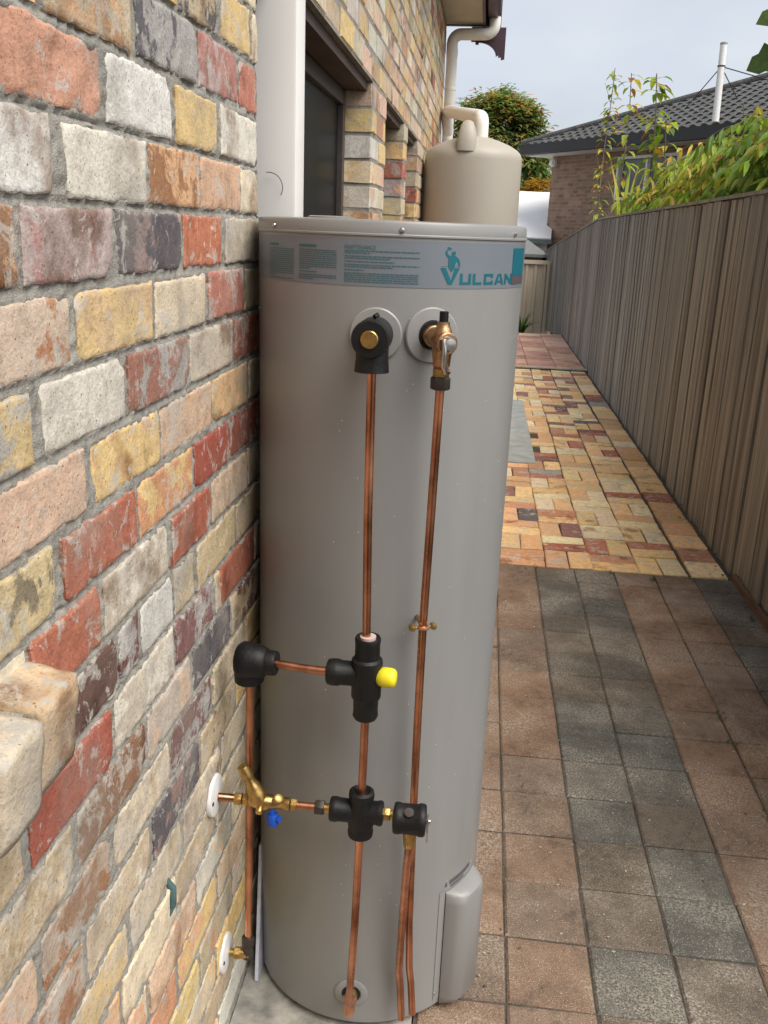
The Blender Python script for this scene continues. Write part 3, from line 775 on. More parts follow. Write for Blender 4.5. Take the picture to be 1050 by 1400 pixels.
rs = random.Random(2); m = MB()
for _ in range(60):
    m.lathe(T(rs.uniform(-20, 75), rs.uniform(.3, 1.55), TR-.0002), out(rs.uniform(20, 60)), [(.0012, 0), (.0008, .0008)], 6)
m.build('lime_specks', pm('lime', (.6,.58,.54), .8), heater)['kind'] = 'stuff'

# ================================================================== PLUMBING
PR_ = .0076
YP = 1.475
def hexnut(m, p, ax, r_, L): m.lathe(p, ax, [(r_*.9, 0), (r_, L*.1), (r_, L*.9), (r_*.9, L)], 6)
# hot outlet elbow, wrapped in black foam
he = empty('outlet_elbow', (.272, YP, 1.44), 'black insulated elbow with a round brass cap, on the upper left port', 'pipe fitting')
b = MB(); b.lathe((.268, TC.y-TR+.004, 1.500), (.02, -1, .02), [(.027, 0), (.0275, .03), (.0305, .034), (.0305, .118), (.0285, .126), (.016, .1265)], 36)
b.lathe((.272, YP, 1.519), (0, 0, -1), [(.012, 0), (.0265, .02), (.0265, .05), (.028, .066), (.0285, .071), (.012, .0715)], 32)
b.build('foam_cover', M_BLACK, he, smooth=True, angle=40)
b = MB(); b.lathe((.2705, 1.4455, 1.5025), (.02, -1, .02), [(.0135, 0), (.0143, .0), (.0143, .0055), (.0128, .0072), (.002, .0076)], 28); bc = b.build('brass_cap', M_BRASS, he, smooth=True, angle=40)
b = MB(); b.tube([(.273, YP+.004, 1.535), (.278, YP+.01, 1.538)], .004, 8); b.build('seam_nub', M_BLACK, he, smooth=True)
def pipe(name, pts, label, r_=PR_, cat='pipe', group='copper pipes on the heater', mat=None):
    m = MB(); m.tube(pts, r_, 16); c = Vector(pts[-1])
    return tag(m.build(name, mat or M_COPPER, smooth=True, angle=60, loc=c), label, cat, group)
pipe('copper_pipe', [(.272, YP, 1.45), (.274, YP, 1.2), (.279, YP, .96)], 'copper pipe from the brass-capped elbow down to the tempering valve')
# tempering valve
tv = empty('tempering_valve', (.281, YP, .815), 'black insulated tempering valve with a yellow knob', 'valve')
b = MB(); b.lathe((.2815, YP, .978), (0,0,-1), [(.013, .004), (.0215, .0), (.0235, .004), (.0225, .012), (.0225, .040), (.0275, .044), (.0285, .050), (.0275, .058), (.027, .115), (.0265, .118), (.023, .122), (.0225, .148), (.0235, .155), (.0205, .161), (.012, .161)], 36)
tvb = b.build('foam_body', M_BLACK, tv, smooth=True, angle=40)
b = MB(); b.lathe((.275, YP, .9035), (-1, 0, 0), [(.0225, 0), (.0225, .04), (.0245, .044), (.0245, .056), (.0225, .064), (.0175, .0665), (.010, .0665)], 32); b.build('foam_branch', M_BLACK, tv, smooth=True, angle=40)
b = MB(); b.lathe((.298, YP-.006, .905), (1, -.12, .02), [(.010, 0), (.0165, .008), (.0182, .016), (.0180, .028), (.0165, .034), (.0130, .0375), (.004, .0385)], 14); b.build('knob', pm('yellow_plastic', (.80, .68, .02), .45), tv, smooth=True, angle=40)
for (sx_, y_, za, zb) in ((.2745, YP-.0272, .928, .862),):
    b = MB(); b.tube([(sx_, y_, za), (sx_, y_, zb)], .0013, 6); b.build('foam_seam', M_BLACK, tv, smooth=True)
b = MB(); b.lathe((.2815, YP, .9795), (0,0,-1), [(.0145, 0), (.0145, .01)], 20); b.build('sleeve', pm('pale_sleeve', (.55, .42, .38), .6), tv)
pipe('copper_pipe', [(.210, YP, .9035), (.16, YP+.001, .905), (.108, YP+.004, .909)], 'short level copper pipe between the tempering valve and the wall elbow')
# insulated elbow by the wall
we = empty('wall_elbow', (.062, YP+.01, .87), 'black foam-wrapped elbow beside the brick wall', 'pipe fitting')
b = MB(); b.lathe((.116, YP+.004, .9085), (-1, 0.1, -.02), [(.012, 0), (.0215, .0005), (.023, .004), (.023, .018), (.027, .021), (.031, .034), (.034, .05), (.034, .066), (.028, .074), (.008, .078)], 32)
b.build('foam_cover', M_BLACK, we, smooth=True, angle=45)
b = MB(); b.lathe((.062, YP+.012, .90), (0, .1, -1), [(.026, 0), (.0275, .02), (.0275, .034), (.023, .037), (.01, .037)], 28); b.build('foam_leg', M_BLACK, we, smooth=True, angle=45)
pipe('copper_pipe', [(.062, YP+.02, .875), (.057, YP+.034, .70), (.052, YP+.045, .50), (.048, YP+.045, .24)], 'long copper riser beside the wall, running down to the lower white plate')
le = empty('riser_elbow', (.046, YP+.045, .20), 'small dark brass elbow at the foot of the wall riser', 'pipe fitting')
b = MB(); hexnut(b, (.048, YP+.045, .256), (0,0,-1), .0135, .022); b.lathe((.047, YP+.045, .234), (0,0,-1), [(.0115, 0), (.012, .03), (.008, .034)], 16); b.build('socket', M_DARKNUT, le, smooth=True)
b = MB(); b.lathe((.050, YP+.045, .213), (-1, -.1, 0), [(.0115, 0), (.0115, .018)], 16); hexnut(b, (.033, YP+.043, .213), (-1, -.1, 0), .0125, .014); b.lathe((.02, YP+.042, .213), (-1, -.1, 0), [(.0085, 0), (.0085, .02)], 16); b.build('compression_nut', M_BRASS, le, smooth=True)
def plate(y, z, label):
    m = MB(); m.lathe((-.001, y, z), (1, 0, 0), [(.0405, 0), (.041, .004), (.0395, .008), (.034, .0095), (.014, .010), (.0115, .0105)], 40)
    o = empty('wall_plate', (0, y, z), label, 'wall plate', 'white cover plates on the brick wall'); m.build('disc', M_WHITE, o, smooth=True)
    m = MB(); m.lathe((.007, y-.030, z+.001), (1, 0, 0), [(.004, 0), (.004, .003), (.001, .004)], 10); m.build('screw', M_DARKNUT, o); return o
plate(1.452, .637, 'round white wall plate behind the brass stop valve')
plate(1.505, .222, 'lower round white wall plate near the ground')
# brass stop valve line
ZL = .6165
cvv = empty('stop_valve', (.10, YP-.006, .60), 'brass inlet valve with a small blue cap, next to the wall', 'valve')
pipe('copper_pipe', [(.008, 1.455, .632), (.03, 1.464, .626), (.05, YP-.006, .622)], 'copper stub leaving the upper white wall plate', r_=.0078)
ax = Vector((1, .03, -.03)).normalized(); p0 = Vector((.038, YP-.008, .6235))
b = MB(); hexnut(b, p0, ax, .0125, .014); hexnut(b, p0+ax*.016, ax, .0115, .011)
b.lathe(p0+ax*.026, ax, [(.0085, 0), (.011, .004), (.0145, .018), (.0165, .030), (.0145, .042), (.0115, .054), (.0105, .066), (.0125, .07), (.0125, .08)], 24)
hexnut(b, p0+ax*.108, ax, .0118, .012); b.build('valve_body', M_BRASS, cvv, smooth=True, angle=40)
kx = Vector((-.38, -.12, .92)).normalized(); k0 = p0+ax*.05
b = MB(); b.lathe(k0, kx, [(.0165, .005), (.0165, .024), (.0150, .026), (.0150, .036), (.0125, .042), (.0095, .05), (.0095, .058), (.0112, .060), (.0112, .082), (.0095, .086), (.002, .0862)], 20); b.build('spindle_cap', M_BRASS, cvv, smooth=True, angle=40)
for i in range(5):
    pass
b = MB(); b.lathe(p0+ax*.075, Vector((.45, -.55, .75)), [(.0075, 0), (.0075, .022), (.0095, .023), (.0095, .031), (.007, .033)], 14); b.lathe(p0+ax*.052, Vector((0, -1, -.35)), [(.006, .005), (.006, .02), (.0075, .021), (.0065, .026)], 10); b.build('side_plug', M_BRASS, cvv, smooth=True, angle=40)
b = MB(); b.lathe(p0+ax*.072+Vector((0,-.004,-.008)), Vector((.12, -.2, -1)), [(.006, 0), (.006, .012), (.0105, .013), (.0115, .018), (.0115, .030), (.0095, .036), (.003, .037)], 14); b.tube([p0+ax*.072+Vector((.004,-.008,-.03)), p0+ax*.072+Vector((.018,-.014,-.026))], .006, 10); b.build('blue_cap', pm('blue_plastic', (.008, .07, .42), .45), cvv, smooth=True, angle=40)
pipe('copper_pipe', [(.152, YP-.003, .6185), (.175, YP-.002, .6175), (.200, YP-.001, .617)], 'short copper link right of the brass stop valve')
# cross piece in black foam
xp = empty('cross_fitting', (.281, YP, .56), 'black foam-covered cross fitting where four pipes meet', 'pipe fitting')
b = MB(); b.lathe((.2800, YP, .663), (0,0,-1), [(.011, .006), (.018, 0), (.0235, .003), (.0245, .010), (.0235, .018), (.0225, .022), (.0245, .03), (.0245, .074), (.0225, .078), (.0245, .088), (.0235, .097), (.018, .101), (.009, .101)], 32)
b.build('foam_body', M_BLACK, xp, smooth=True, angle=40)
b = MB(); b.lathe((.220, YP, ZL), (1,0,0), [(.012, 0), (.0215, .001), (.0235, .005), (.0235, .014), (.022, .018), (.022, .09), (.0235, .093), (.0235, .099), (.0205, .102), (.012, .102)], 32); b.build('foam_arm', M_BLACK, xp, smooth=True, angle=40)
b = MB(); hexnut(b, (.192, YP, ZL), (1,0,0), .0145, .018); b.build('dark_nut', M_DARKNUT, xp, smooth=True)
b = MB(); b.lathe((.209, YP, ZL), (1,0,0), [(.009, 0), (.009, .014)], 14); b.build('brass_tail', M_BRASS, xp, smooth=True)
pipe('copper_pipe', [(.2815, YP, .825), (.281, YP, .75), (.280, YP, .652)], 'copper pipe between the tempering valve and the cross fitting')
pipe('copper_pipe', [(.279, YP, .57), (.275, YP+.002, .35), (.268, YP+.008, .165), (.266, YP+.022, .135)], 'copper pipe from the cross fitting down to the bottom port')
ib = empty('inlet_fitting', (.265, 1.53, .08), 'copper and brass connector at the bottom port of the heater', 'pipe fitting')
b = MB(); b.lathe((.264, TC.y-TR+.004, .098), (0,-1,.05), [(.013, 0), (.0135, .03), (.0105, .034), (.010, .06)], 20); b.build('threaded_tail', M_BRASS, ib, smooth=True)
b = MB(); hexnut(b, (.2655, 1.503, .150), (0,-.1,-1), .0125, .016); b.lathe((.2650, 1.505, .136), (0,.1,-1), [(.011, 0), (.0125, .012), (.013, .03), (.009, .04), (.002, .043)], 18); b.build('elbow', pm('copper_elbow', (.60,.27,.16), .3, 1, .2, 40), ib, smooth=True)
# drain valve cap at right of the cross
dv = empty('relief_valve', (.372, YP-.004, .57), 'black capped cold relief valve with a small steel lever', 'valve')
b = MB(); hexnut(b, (.318, YP-.001, .6165), (1,0,0), .0125, .018); b.lathe((.334, YP-.001, .6165), (1,0,0), [(.009, 0), (.009, .012)], 14); b.build('brass_nut', M_BRASS, dv, smooth=True)
b = MB(); b.lathe((.341, YP-.003, .6125), (1,0,0), [(.016, 0), (.0275, .002), (.0295, .006), (.0295, .012), (.028, .016), (.0285, .046), (.0305, .05), (.0305, .058), (.0275, .062), (.015, .063)], 36); b.build('foam_body', M_BLACK, dv, smooth=True, angle=40)
b = MB(); b.lathe((.372, YP-.02, .636), (.0,-.5,.85), [(.009, 0), (.009, .006)], 16); b.build('spindle', M_DARKNUT, dv, smooth=True)
b = MB(); b.box((.405, YP-.012, .570), (.4085, YP+.004, .622)); b.tube([(.4, YP-.004, .612), (.412, YP-.004, .612)], .005, 10); b.build('lever', M_STEEL, dv, smooth=True, bevel=.0012)
b = MB(); b.lathe((.374, YP-.002, .588), (0,0,-1), [(.011, 0), (.0115, .012)], 16); hexnut(b, (.374, YP-.002, .577), (0,0,-1), .0125, .012); hexnut(b, (.374, YP-.001, .566), (0,0,-1), .0115, .016); b.build('outlet_nut', M_BRASS, dv, smooth=True)
# temperature / pressure relief valve
PH = 22.4; od = out(PH); vb_ = T(PH, 1.498, TR+.060)
rv = empty('pressure_valve', T(PH, 1.42, TR+.06), 'bronze relief valve with a steel lever, on the upper right port', 'valve')
b = MB(); b.lathe(T(PH, 1.499, TR-.004), od, [(.0165, 0), (.0165, .012), (.0185, .013), (.0185, .024), (.0165, .026), (.0165, .045), (.019, .05), (.019, .062), (.016, .066), (.016, .07)], 28)
b.lathe((vb_.x, vb_.y, 1.528), (0,0,-1), [(.0105, 0), (.0105, .006), (.013, .010), (.0165, .022), (.0172, .036), (.0165, .052), (.0150, .064), (.0145, .072)], 28)
b.build('valve_body', M_BRONZE, rv, smooth=True, angle=40)
b = MB(); b.lathe((vb_.x, vb_.y, 1.527), (0,0,1), [(.0075, 0), (.0075, .017), (.006, .0178)], 16); b.build('black_plug', M_BLACK, rv, smooth=True)
fd = (od + Vector((.12, 0, .0))).normalized(); f0 = vb_ + Vector((0, 0, -.004))
b = MB(); b.lathe(f0, fd, [(.0175, .006), (.0185, .010), (.0185, .018), (.0165, .020)], 24); b.build('bonnet', M_BRONZE, rv, smooth=True, angle=40)
b = MB(); b.lathe(f0, fd, [(.0125, .018), (.0128, .026), (.0095, .031), (.002, .032)], 24)
sd_ = fd.cross(Vector((0,0,1))).normalized(); q = f0+fd*.024+sd_*(.010)
b.tube([q+Vector((0,0,.008)), q+fd*.005+Vector((0,0,-.010)), q+fd*.003+Vector((0,0,-.034)), q-sd_*.006+Vector((0,0,-.046)), q-sd_*.016-fd*.006+Vector((0,0,-.047))], [.0045,.005,.005,.0045,.0035], 10)
b.build('lever', M_STEEL, rv, smooth=True, angle=40)
b = MB(); b.lathe((vb_.x, vb_.y, 1.459), (0,0,-1), [(.0135, 0), (.0135, .006)], 20); b.build('red_washer', pm('red_fibre', (.50, .07, .06), .7), rv)
b = MB(); hexnut(b, (vb_.x, vb_.y, 1.4525), (0,0,-1), .0138, .016); b.build('union_nut', M_BRASS, rv, smooth=True)
b = MB(); hexnut(b, (vb_.x, vb_.y, 1.437), (0,0,-1), .0168, .021); b.build('dark_nut', M_DARKNUT, rv, smooth=True)
pipe('copper_pipe', [(vb_.x, vb_.y, 1.42), (.3785, 1.533, 1.2), (.3745, 1.540, .976), (.3742, 1.545, .78), (.375, 1.549, .6), (.379, 1.556, .30), (.384, 1.560, .185), (.389, 1.567, .14), (.396, 1.558, .066)], 'long copper drain pipe hanging from the bronze relief valve')
pipe('copper_pipe', [(.374, YP-.001, .555), (.370, YP+.02, .48), (.366, 1.535, .36), (.363, 1.550, .185), (.367, 1.556, .14), (.374, 1.545, .062)], 'copper drain pipe below the black capped valve')
pc = empty('pipe_clip', (.372, 1.55, .97), 'small brass saddle clip holding the long drain pipe', 'pipe clip')
b = MB(); d = out(21.5); sdv = Vector((d.y*-1, d.x, 0))
PC = Vector((.3745, 1.540, .976)); b.tube([PC-sdv*.021, PC-sdv*.010, PC-sdv*.007+d*.007, PC+d*.0105, PC+sdv*.007+d*.007, PC+sdv*.010, PC+sdv*.021], .0035, 8); b.tube([PC-d*.005, T(21.5, .976, TR-.004)+Vector((.006,0,0))], .004, 8); b.build('strap', M_BRONZE, pc, smooth=True)
for s in (-1, 1):
    b = MB(); b.lathe(PC+sdv*.020*s-d*.006, d, [(.006, 0), (.0065, .008), (.0055, .012), (.002, .013)], 10); b.build('screw', M_BRASS, pc, smooth=True)
# paper manual wedged between heater and wall, old pipe stub in the mortar
b = MB(); b.prism([(.026, 1.66, .002), (.034, 1.66, .002), (.026, 1.74, .31), (.018, 1.74, .31)], (.004, .15, 0)); tag(b.build('manual', pm('paper_white', (.62,.64,.74), .6), loc=(.03, 1.66, 0)), 'white booklet slipped between the heater and the wall', 'booklet')
b = MB(); b.tube([(-.004, 1.20, .648), (.006, 1.203, .63), (.006, 1.200, .60), (-.003, 1.198, .575)], [.005, .006, .006, .004], 10); tag(b.build('pipe_stub', pm('verdigris', (.07, .14, .14), .7, .2, .5, 40), smooth=True, loc=(0, 1.2, .6)), 'old green corroded pipe stub bedded in the brick wall', 'pipe stub')

# ================================================================== RAINWATER TANK and downpipes
RC = Vector((.318, 6.25, 0)); RR = .308
M_POLY = pm('beige_polyethylene', (.42, .385, .325), .5, 0, .05, 2, .1, 60)
rtank = empty('rainwater_tank', RC, 'beige plastic rainwater tank with a domed top beside the house', 'rainwater tank')
b = MB(); b.lathe(RC, (0,0,1), [(RR-.02, .0), (RR, .03), (RR, 2.10), (RR-.003, 2.125), (RR-.012, 2.148), (RR-.034, 2.170), (RR-.08, 2.196), (RR-.14, 2.220), (RR-.21, 2.240), (RR-.27, 2.248), (.01, 2.250)], 72); b.build('shell', M_POLY, rtank, smooth=True, angle=50)
b = MB(); hx, hy = .278, 5.975
for sgn in (0,):
    pv = []
    for z, w1, y0 in ((2.14, .062, 5.952), (2.19, .062, 5.954), (2.245, .056, 5.970), (2.285, .046, 5.99), (2.310, .033, 6.01), (2.320, .014, 6.03)):
        for a in range(9):
            th = math.pi*a/8; pv.append((hx-w1*math.cos(th), y0+.03-.045*math.sin(th)**.7+ (0 if 0 < a < 8 else .16), z))
    b.add(pv, [(j*9+i, j*9+i+1, (j+1)*9+i+1, (j+1)*9+i) for j in range(5) for i in range(8)] + [tuple(45+i for i in range(9))])
b.build('hood', M_POLY, rtank, smooth=True, angle=60)
M_PVC = pm('cream_pvc', (.84, .81, .75), .4, 0, .05, 6)
dp = empty('downpipe', (.06, 8.28, 2.3), 'cream round downpipe at the far corner of the house', 'downpipe')
pts = [(.385, 8.20, 3.32), (.385, 8.20, 3.27)] + arc((.315, 8.20, 3.265), .07, 0, -math.pi/2, 6, (1,0,0), (0,0,1)) + arc((.12, 8.22, 3.125), .07, math.pi/2, math.pi, 6, (1,0,0), (0,0,1)) + [(.05, 8.26, 3.0), (.05, 8.26, 1.2), (.05, 8.26, -.3)]
b = MB(); b.tube(pts, .045, 20); b.build('pipe', M_PVC, dp, smooth=True, angle=60)
for z in (2.78, 2.0):
    b = MB(); b.lathe((.05, 8.26, z), (0,0,1), [(.045, 0), (.049, .002), (.049, .022), (.045, .024)], 20); b.build('bracket', M_PVC, dp, smooth=True)
b = MB(); b.lathe((.05, 8.26, 3.03), (0,0,1), [(.045, 0), (.048, .002), (.048, .06), (.045, .062)], 20); b.build('socket', M_PVC, dp, smooth=True)
fp = empty('tank_inlet_pipe', (.35, 6.4, 2.24), 'thick cream inlet pipe bending from the downpipe into the rainwater tank', 'pipe')
b = MB(); b.tube([(.06, 8.12, 2.44), (.046, 8.03, 2.56), (.046, 7.99, 2.580), (.060, 7.92, 2.582), (.33, 6.52, 2.395), (.342, 6.46, 2.385)] + arc((.345, 6.44, 2.325), .055, math.pi*.5, 0, 5, (0.2,-1,0), (0,0,1)) + [(.356, 6.385, 2.22)], .045, 20); b.build('pipe', M_PVC, fp, smooth=True, angle=60)

# ================================================================== PALING FENCE
def ftop(y):
    if y < 12.6: return 1.915-.0045*(y-4)
    return 1.876-.0555*(y-12.6)
def fbot(y): return 0 if y < 16.4 else -.07*(y-16.4)
fence = empty('paling_fence', (1.85, 10, 0), 'tall weathered timber paling fence along the right of the path', 'fence')
def paling_mesh(seed, wd):
    r_ = random.Random(seed); vs = []; n = 5
    for i in range(n+1):
        z = i/n
        bx = r_.uniform(-.002, .002); by = r_.uniform(-.003, .003)
        for x, y in ((-.0065, -wd/2), (-.0065, wd/2), (.0065, wd/2), (.0065, -wd/2)): vs.append((x+bx, y+by+r_.uniform(-.001,.001), z))
    fs = [(i*4+j, i*4+(j+1)%4, i*4+4+(j+1)%4, i*4+4+j) for i in range(n) for j in range(4)] + [(0,1,2,3), (n*4+3, n*4+2, n*4+1, n*4)]
    me = bpy.data.meshes.new('paling'); me.from_pydata(vs, [], fs); me.update(); me.materials.append(M_WOOD); return me
PALS = [paling_mesh(s, .100+.004*(s % 3)) for s in range(8)]
# wood grain is in metres along z, so the shared mesh is stretched to the paling height
y = 1.75; n = 0; rf_ = random.Random(12)
while y < 26.2 and n < 300:
    fr = rf_.random() < .42; z0_, z1_ = fbot(y)-.03+rf_.uniform(0, .012), ftop(y)+rf_.uniform(-.008, .004)
    inst('paling', PALS[rf_.randrange(8)], (1.845+(.0095 if fr else 0)+rf_.uniform(-.003, .003), y, z0_), fence, (R(rf_.uniform(-.35,.35)), R(rf_.uniform(-.15,.15)), R(rf_.uniform(-1.8,1.8))), (1,1,z1_-z0_))
    y += rf_.uniform(.066, .106) if not fr else rf_.uniform(.070, .094); n += 1
pts = [1.7, 3.4, 5.2, 7.9, 10.4, 12.6, 15.2, 18, 22, 26.3]
for a, b_ in zip(pts[:-1], pts[1:]):
    for dz, x0, w_, h in ((-.16, 1.872, .035, .07), (-1.45, 1.872, .035, .07)):
        m = MB(); m.prism([(x0, a+.004, ftop(a)+dz), (x0+w_, a+.004, ftop(a)+dz), (x0+w_, a+.004, ftop(a)+dz+h), (x0, a+.004, ftop(a)+dz+h)], (0, b_-a-.008, ftop(b_)-ftop(a))); m.build('rail', M_WOOD, fence)
    m = MB(); m.prism([(1.832, a+.003, ftop(a)+.006), (1.885, a+.003, ftop(a)+.006), (1.885, a+.003, ftop(a)+.026), (1.832, a+.003, ftop(a)+.026)], (0, b_-a-.006, ftop(b_)-ftop(a))); m.build('capping', M_WOOD, fence)
    m = MB(); m.box((1.91, a-.045, fbot(a)-.4), (2.0, a+.045, ftop(a)-.05)); m.build('post', M_WOOD, fence)
for a, b_ in ((1.7, 3.6), (3.604, 4.59)):
    m = MB(); m.box((1.815, a, -.05), (1.836, b_, .038)); m.build('plinth_board', pm('plinth_wood', (.13, .075, .045), .85, 0, .4, 12, .5, 80, stretch=(4,.4,4)), fence, bevel=.003)
# ================================================================== NEIGHBOUR HOUSE
def nbrick_mat():
    m, nt, b = mk('far_brown_brick'); g = G(nt); o = g.obj()
    t = g.n.new('ShaderNodeTexBrick'); g.put(t.inputs['Vector'], g.mapping(o, (1,1,1)))
    t.inputs['Color1'].default_value = (.20, .115, .075, 1); t.inputs['Color2'].default_value = (.34, .21, .145, 1); t.inputs['Mortar'].default_value = (.27, .22, .17, 1)
    t.inputs['Scale'].default_value = 1; t.inputs['Brick Width'].default_value = .24; t.inputs['Row Height'].default_value = .086; t.inputs['Mortar Size'].default_value = .009
    n = g.noise(o, 3, 4)
    g.put(b.inputs['Base Color'], g.mix(1, t.outputs['Color'], g.ramp(n, (.3, .8), (.7, 1.15)), 'MULTIPLY')); b.inputs['Roughness'].default_value = .9
    g.put(b.inputs['Normal'], g.bump(t.outputs['Fac'], -.4, .006)); return m
NA = R(58); ev = Vector((math.cos(NA), -math.sin(NA), 0)); nv = Vector((math.sin(NA), math.cos(NA), 0))
N0 = Vector((1.93, 25.0, 0))
def NP(a, d, z): return N0 + ev*a + nv*d + Vector((0,0,z))
nh = empty('neighbour_house', (N0.x, N0.y, -.9), 'brown brick house with a dark tiled roof behind the fence', 'house')
# a local frame lets the brick pattern run along the wall: x along wall, y up
def framed(mb, name, mat, rot, parent=nh):
    o = mb.build(name, mat, None); o.parent = parent
    o.matrix_local = Matrix.Translation(-ORG[parent]) @ rot; return o
X3 = Matrix((ev, Vector((0,0,1)), -nv)).transposed().to_4x4()     # local x=along, y=up, z=towards viewer
FR = Matrix.Translation(N0) @ X3
MBK = nbrick_mat()
wa = MB(); WINA, WINB, WZ0, WZ1 = 2.55, 4.55, 2.50, 3.44
for (a0, a1, z0_, z1_) in ((0, WINA, -1.2, 3.56), (WINA, WINB, -1.2, WZ0), (WINA, WINB, WZ1, 3.56), (WINB, 12, -1.2, 3.56)):
    wa.box((a0, z0_, -.2), (a1, z1_, 0))
framed(wa, 'wall', MBK, FR)
ws = MB(); ws.box((0, -1.2, -8), (.2, 3.56, -.2)); framed(ws, 'side_wall', MBK, FR)
wf = MB(); t = .06
for (a0, a1, z0_, z1_) in ((WINA, WINA+t, WZ0, WZ1), (WINB-t, WINB, WZ0, WZ1), (WINA+t, WINB-t, WZ0, WZ0+t), (WINA+t, WINB-t, WZ1-t, WZ1), ((WINA+WINB)/2-.03, (WINA+WINB)/2+.03, WZ0+t, WZ1-t)):
    wf.box((a0, z0_, -.12), (a1, z1_, .015))
wfo = framed(wf, 'window', M_WHITE, FR)
pn = MB(); pn.box((WINA+t, WZ0+t, -.09), (WINB-t, WZ1-t, -.08)); framed(pn, 'pane', pm('far_glass', (.10, .11, .11), .08, 0, .3, 1.5), FR)
sl = MB(); sl.box((WINA-.05, WZ0-.08, -.1), (WINB+.05, WZ0-.003, .03)); framed(sl, 'sill', MBK, FR)
EO, SO = .5, .45
sf = MB(); sf.box((-SO, 3.565, -.3), (12, 3.585, EO)); sf.box((-SO, 3.565, -8), (.0, 3.585, -.3)); framed(sf, 'soffit', pm('pale_soffit', (.60, .58, .55), .7), FR)
M_GUT = pm('charcoal_gutter', (.018, .018, .020), .5, 0, .1, 3)
gt = MB(); gt.box((-SO-.12, 3.59, EO), (12, 3.82, EO+.12)); gt.box((-SO-.12, 3.59, -8), (-SO, 3.82, EO)); framed(gt, 'gutter', M_GUT, FR)
li = MB(); li.lathe((.22, 3.40, .06), (0,0,1), [(.03, 0), (.09, .02), (.1, .08), (.07, .14), (.01, .16)], 16); framed(li, 'wall_lamp', M_WHITE, FR)
# hipped roof of lapped tiles
PT = R(20.5); RUN = 4.6
def tile_mat():
    m, nt, b = mk('dark_roof_tile'); g = G(nt); o = g.obj(); n = g.noise(o, 5, 5); n2 = g.noise(o, 40, 4)
    c = g.ramp(n, (.3, (.035, .035, .036)), (.7, (.075, .074, .070)))
    c = g.mix(g.ramp(n2, (.55, 0), (.7, .6)), c, (.34, .34, .32))
    g.put(b.inputs['Base Color'], c); b.inputs['Roughness'].default_value = .5; b.inputs['Specular IOR Level'].default_value = .4; return m
M_TILE = tile_mat()
rm = MB(); bz = 3.80; g0 = .31; tw = .30
nr = int(RUN/math.cos(PT)/g0)
def roofp(a, s, lift): return (a, bz + s*math.sin(PT) + lift*math.cos(PT), EO+.10 - s*math.cos(PT) + lift*math.sin(PT))
for r in range(nr):
    s0, s1 = r*g0, (r+1)*g0+.05
    a = -SO-.1 + s0*math.cos(PT)
    a += -(a % tw) + (r % 2)*tw/2
    while a < 11.5:
        vs = []; K = 6
        for s, l0 in ((s0, .045), (s1, .012)):
            for i in range(K+1):
                x = a+tw*i/K; vs.append(roofp(x, s, l0 + .028*math.sin(math.pi*2*i/K)))
        for i in range(K+1): vs.append(roofp(a+tw*i/K, s0, -.005+.028*math.sin(math.pi*2*i/K)))
        f = [(i, i+1, K+2+i, K+1+i) for i in range(K)] + [(2*K+2+i, 2*K+3+i, i+1, i) for i in range(K)]
        rm.add(vs, f); a += tw
ro = framed(rm, 'roof', M_TILE, FR); ro['kind'] = 'stuff'
us = MB()
A0 = (-SO-.1, bz-.02, EO+.1); A1 = (11.5, bz-.02, EO+.1); AP = (-SO-.1+RUN, bz+RUN*math.tan(PT)-.02, EO+.1-RUN); AQ = (11.5, AP[1], AP[2]); B0 = (-SO-.1, bz-.02, EO+.1-2*RUN)
us.add([A0, A1, AQ, AP, B0], [(0,1,2,3), (0,3,4)]); framed(us, 'roof_deck', M_TILE, FR)
hp = MB(); hp.tube([(A0[0], A0[1]+.07, A0[2]), (AP[0], AP[1]+.10, AP[2]), (AQ[0], AQ[1]+.10, AQ[2])], .085, 10); framed(hp, 'ridge_capping', M_TILE, FR)
# white mast on the roof with stays
mb_ = Vector((4.35, 18.25, 3.72)); mt_ = Vector((4.33, 18.3, 4.98))
mast = empty('roof_mast', mb_, 'white mast standing up from the tiled roof, held by wires', 'mast')
b = MB(); b.tube([mb_, mt_], .062, 14); b.build('pole', M_WHITE, mast, smooth=True, angle=60)
b = MB(); b.lathe(mt_, (0,0,1), [(.065, 0), (.065, .03), (.02, .05)], 14); b.build('cap', pm('grey_cap', (.3,.31,.31), .6), mast, smooth=True)
b = MB(); b.lathe(Vector((4.335, 18.29, 4.62)), (0,0,1), [(.07, 0), (.07, .025)], 14); b.build('collar', M_DARKNUT, mast)
for q in (Vector((6.0, 17.2, 4.0)), Vector((4.05, 19.6, 4.1)), Vector((5.2, 20.5, 4.4))):
    b = MB(); b.tube([Vector((4.335, 18.29, 4.63)), q], .009, 6); b.build('stay_wire', M_DARKNUT, mast)

# ================================================================== END OF THE LANE
M_CB = pm('beige_steel_fence', (.48, .40, .295), .5, 0, .05, 3)
cb = empty('steel_fence', (1.2, 20.5, -.6), 'beige ribbed steel fence closing the end of the lane', 'fence')
m = MB(); vs = []; x = -2.0; pr_ = []
while x < 1.80:
    pr_ += [(x, 0), (x+.05, 0), (x+.065, .03), (x+.115, .03), (x+.13, 0)]; x += .19
for z in (-.8, 1.07):
    vs += [(a, 20.5-d, z) for a, d in pr_]
K = len(pr_); m.add(vs, [(i, i+1, K+i+1, K+i) for i in range(K-1)]); m.build('ribbed_sheet', M_CB, cb)
MB().box((-2, 20.44, 1.072), (1.8, 20.53, 1.15)).build('top_rail', M_CB, cb)
MB().box((1.74, 20.42, -.8), (1.80, 20.437, 1.15)).build('post', M_CB, cb)
sh = empty('garden_shed', (1.2, 23, -1), 'low shed with a pale grey gable roof behind the steel fence', 'shed')
